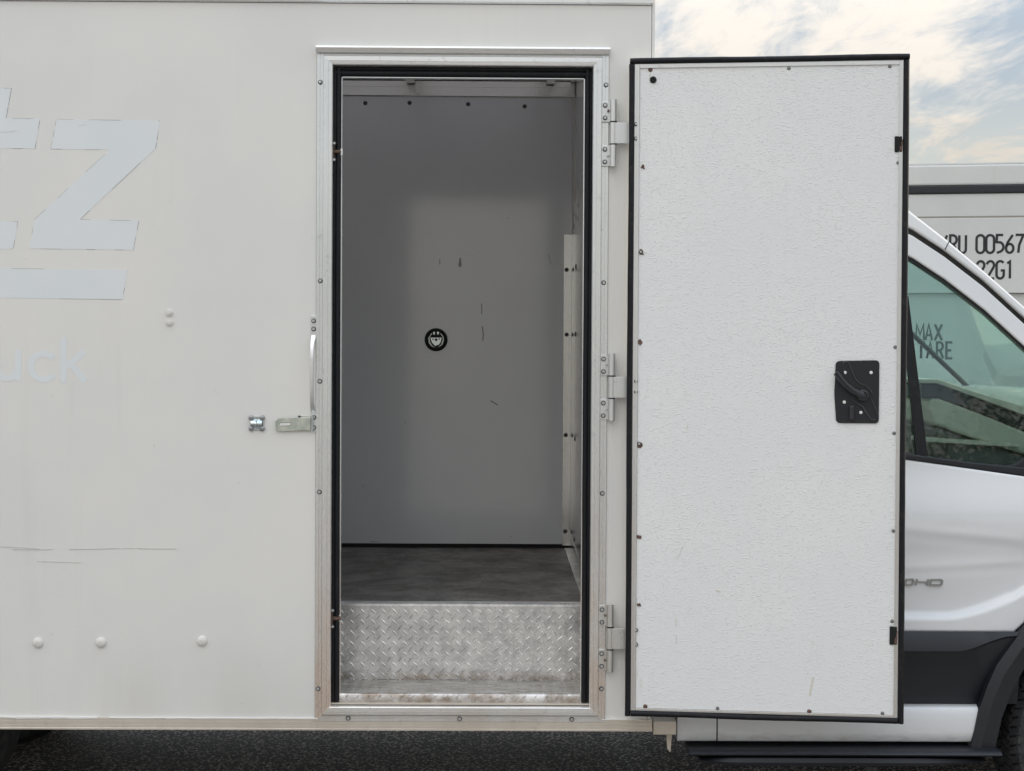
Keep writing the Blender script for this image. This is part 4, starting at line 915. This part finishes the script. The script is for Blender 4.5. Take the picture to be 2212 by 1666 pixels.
# ------------------------------------------------------------------ wheels, chassis
def wheel(x, y0, wid, r, lugs, name, face=-1, steer=0):
    """y0: outer face; the axle runs along Y"""
    yc = y0+wid/2; h = wid/2
    rm = Matrix.Translation((x, yc, 0)) @ Matrix.Rotation(R(steer), 4, 'Z') @ Matrix.Translation((-x, -yc, 0)); W = lambda: MB(lambda p: rm @ p)
    tp = [(.205, -h*.78), (.225, -h*.95), (.27, -h), (.315, -h*.93), (r-.018, -h*.80), (r-.010, -h*.72), (r-.010, h*.72), (r-.018, h*.80), (.315, h*.93), (.27, h), (.225, h*.95), (.205, h*.78)]
    ty = W().lathe(tp, (x, yc, r), 'Y', 64, caps=False).build(name, 'tyre_rubber', truck, smooth=True, angle=30)
    W().lathe([(.207, -h*.80), (.200, -h*.86), (.190, -h*.70), (.175, -h*.45), (.12, -h*.50), (.09, -h*.62), (.05, -h*.64), (.0, -h*.64)] if face < 0 else [(.207, h*.80), (.200, h*.86), (.190, h*.70), (.175, h*.45), (.12, h*.50), (.09, h*.62), (.05, h*.64), (.0, h*.64)], (x, yc, r), 'Y', 40, caps=False).build('rim', 'wheel_steel', ty, smooth=True)
    W().lathe([(.206, -h*.7), (.206, h*.7)], (x, yc, r), 'Y', 40, caps=False).build('rim_barrel', 'wheel_steel', ty, smooth=True)
    if (face < 0 and y0 < .2) or (face > 0 and y0 > 1.5):
        for i in range(8):
            a_ = i*math.pi/4; MB(lambda p: rm @ p).lathe([(.022, 0), (.020, face*.004)], (x+.148*math.cos(a_), yc+face*h*.485, r+.148*math.sin(a_)), 'Y', 14).build('hand_hole', 'hole_dark', ty)
            if i < 6: b_ = i*math.pi/3; MB(lambda p: rm @ p).lathe([(.011, 0), (.010, face*.018)], (x+.085*math.cos(b_), yc+face*h*.62, r+.085*math.sin(b_)), 'Y', 6).build('lug_nut', 'screw_steel', ty)
    mb = W(); n = 66 if lugs else 0
    for i in range(n):
        for row, (c0_, c1_, sl) in enumerate(((-h*.82, -h*.46, .35), (-h*.40, -h*.04, -.45), (h*.04, h*.40, .45), (h*.46, h*.82, -.35))):
            a_ = 2*math.pi*(i+.5*(row % 2))/n; wa = 2*math.pi/n*.38
            vs = []
            for rr in (r-.012, r):
                for yy, sg in ((c0_, -1), (c1_, 1)):
                    for s_ in (-1, 1):
                        an = a_+s_*wa+sg*sl*wa*1.6; r_ = rr-(.010 if abs(yy) > h*.8 else 0)
                        vs.append((x+r_*math.cos(an), yc+yy, r+r_*math.sin(an)))
            mb.add(vs, [(0, 1, 3, 2), (4, 6, 7, 5), (0, 2, 6, 4), (1, 5, 7, 3), (0, 4, 5, 1), (2, 3, 7, 6)])
    if n: tag(mb.build('tread_block', 'tyre_rubber', ty), kind='stuff')
    return ty
wheel(2.14, .135, .235, .352, True, 'front_wheel', -1, 13); wheel(2.14, YFAR-.35, .235, .352, True, 'front_wheel', 1, 13)
for y0, f_ in ((.06, -1), (.30, -1), (1.30, 1), (1.54, 1)): wheel(-2.13, y0, .20, .348, False, 'rear_wheel', f_)
ch = MB().box(XB+.1, 2.6, .62, .69, .47, .60).box(XB+.1, 2.6, 1.35, 1.42, .47, .60).build('chassis_rail', 'chassis_black', truck)
MB().lathe([(.06, .30), (.06, 1.74)], (-2.13, 0, .348), 'Y', 16).build('axle', 'chassis_black', truck)
MB().box(XB, SX0-.01, .05, WI+.09, .60, .715).build('sub_floor', 'chassis_black', truck)
MB().box(SX0-.01, XF, SY+.012, WI+.09, .602, .713).build('sub_floor', 'chassis_black', truck)
MB().box(-2.05, -1.78, 1.0, 1.30, .385, .60).build('spring_hanger', 'chassis_black', truck, bevel=.02)
MB().box(-.62, .35, .05, .30, .455, .495).build('step_box', 'chassis_black', truck)

# ------------------------------------------------------------------ trees across the lot, mirrored in the cab window
def leafy_tree(x, y, h, rad, seed, label):
    random.seed(seed); t = empty('leafy_tree', (x, y, 0)); tag(t, label, 'tree', 'trees across the lot')
    tr = MB().tube([(x, y, 0), (x+.04, y, h*.2), (x-.05, y+.03, h*.42), (x+.03, y, h*.72)], [.13, .10, .075, .03], 9).build('trunk', 'bark', t, smooth=True)
    c = Vector((x, y, h*.66)); tips = []
    for i in range(13):
        a = i*2.4; z0 = h*random.uniform(.3, .55); e = c+Vector((math.cos(a)*rad*.7, math.sin(a)*rad*.7, random.uniform(-.25, .8)*rad*.7)); tips.append(e)
        MB().tube([(x, y, z0), Vector((x, y, z0)).lerp(e, .5)+Vector((0, 0, .1)), e], [.045, .028, .008], 6).build('limb', 'bark', t, smooth=True)
    mb = MB()
    for i in range(70):
        k = random.choice(tips); cl = c.lerp(k, random.uniform(.35, 1.25))+Vector([random.gauss(0, rad*.2) for _ in range(3)])
        for j in range(75):
            p = cl+Vector([random.gauss(0, rad*.13) for _ in range(3)]); d = Vector([random.gauss(0, 1) for _ in range(3)]).normalized(); e = d.orthogonal().normalized(); L_ = random.uniform(.035, .06)
            mb.add([p, p+d*L_+e*L_*.45, p+d*L_*2, p+d*L_-e*L_*.45], [(0, 1, 2, 3)])
    me = bpy.data.meshes.new('crown'); me.from_pydata([tuple(v) for v in mb.v], [], mb.f); tag(link('crown', me, 'foliage', t), kind='stuff')
a = MT('bark', (.10, .08, .06), .9); a.bump(a.noise(20, 4, .6, 0, (1, 1, .3)), .6, .02)
a = MT('foliage', (.06, .09, .03), .6); a.color(a.mix(a.rng(a.noise(3, 3), .35, .65), (.035, .06, .02), (.10, .13, .045)))
leafy_tree(5.5, -12.6, 4.9, 1.55, 4, 'short leafy tree across the lot, reflected in the cab window')
leafy_tree(8.4, -13.4, 5.8, 1.8, 8, 'taller leafy tree behind the short one, facing the truck')
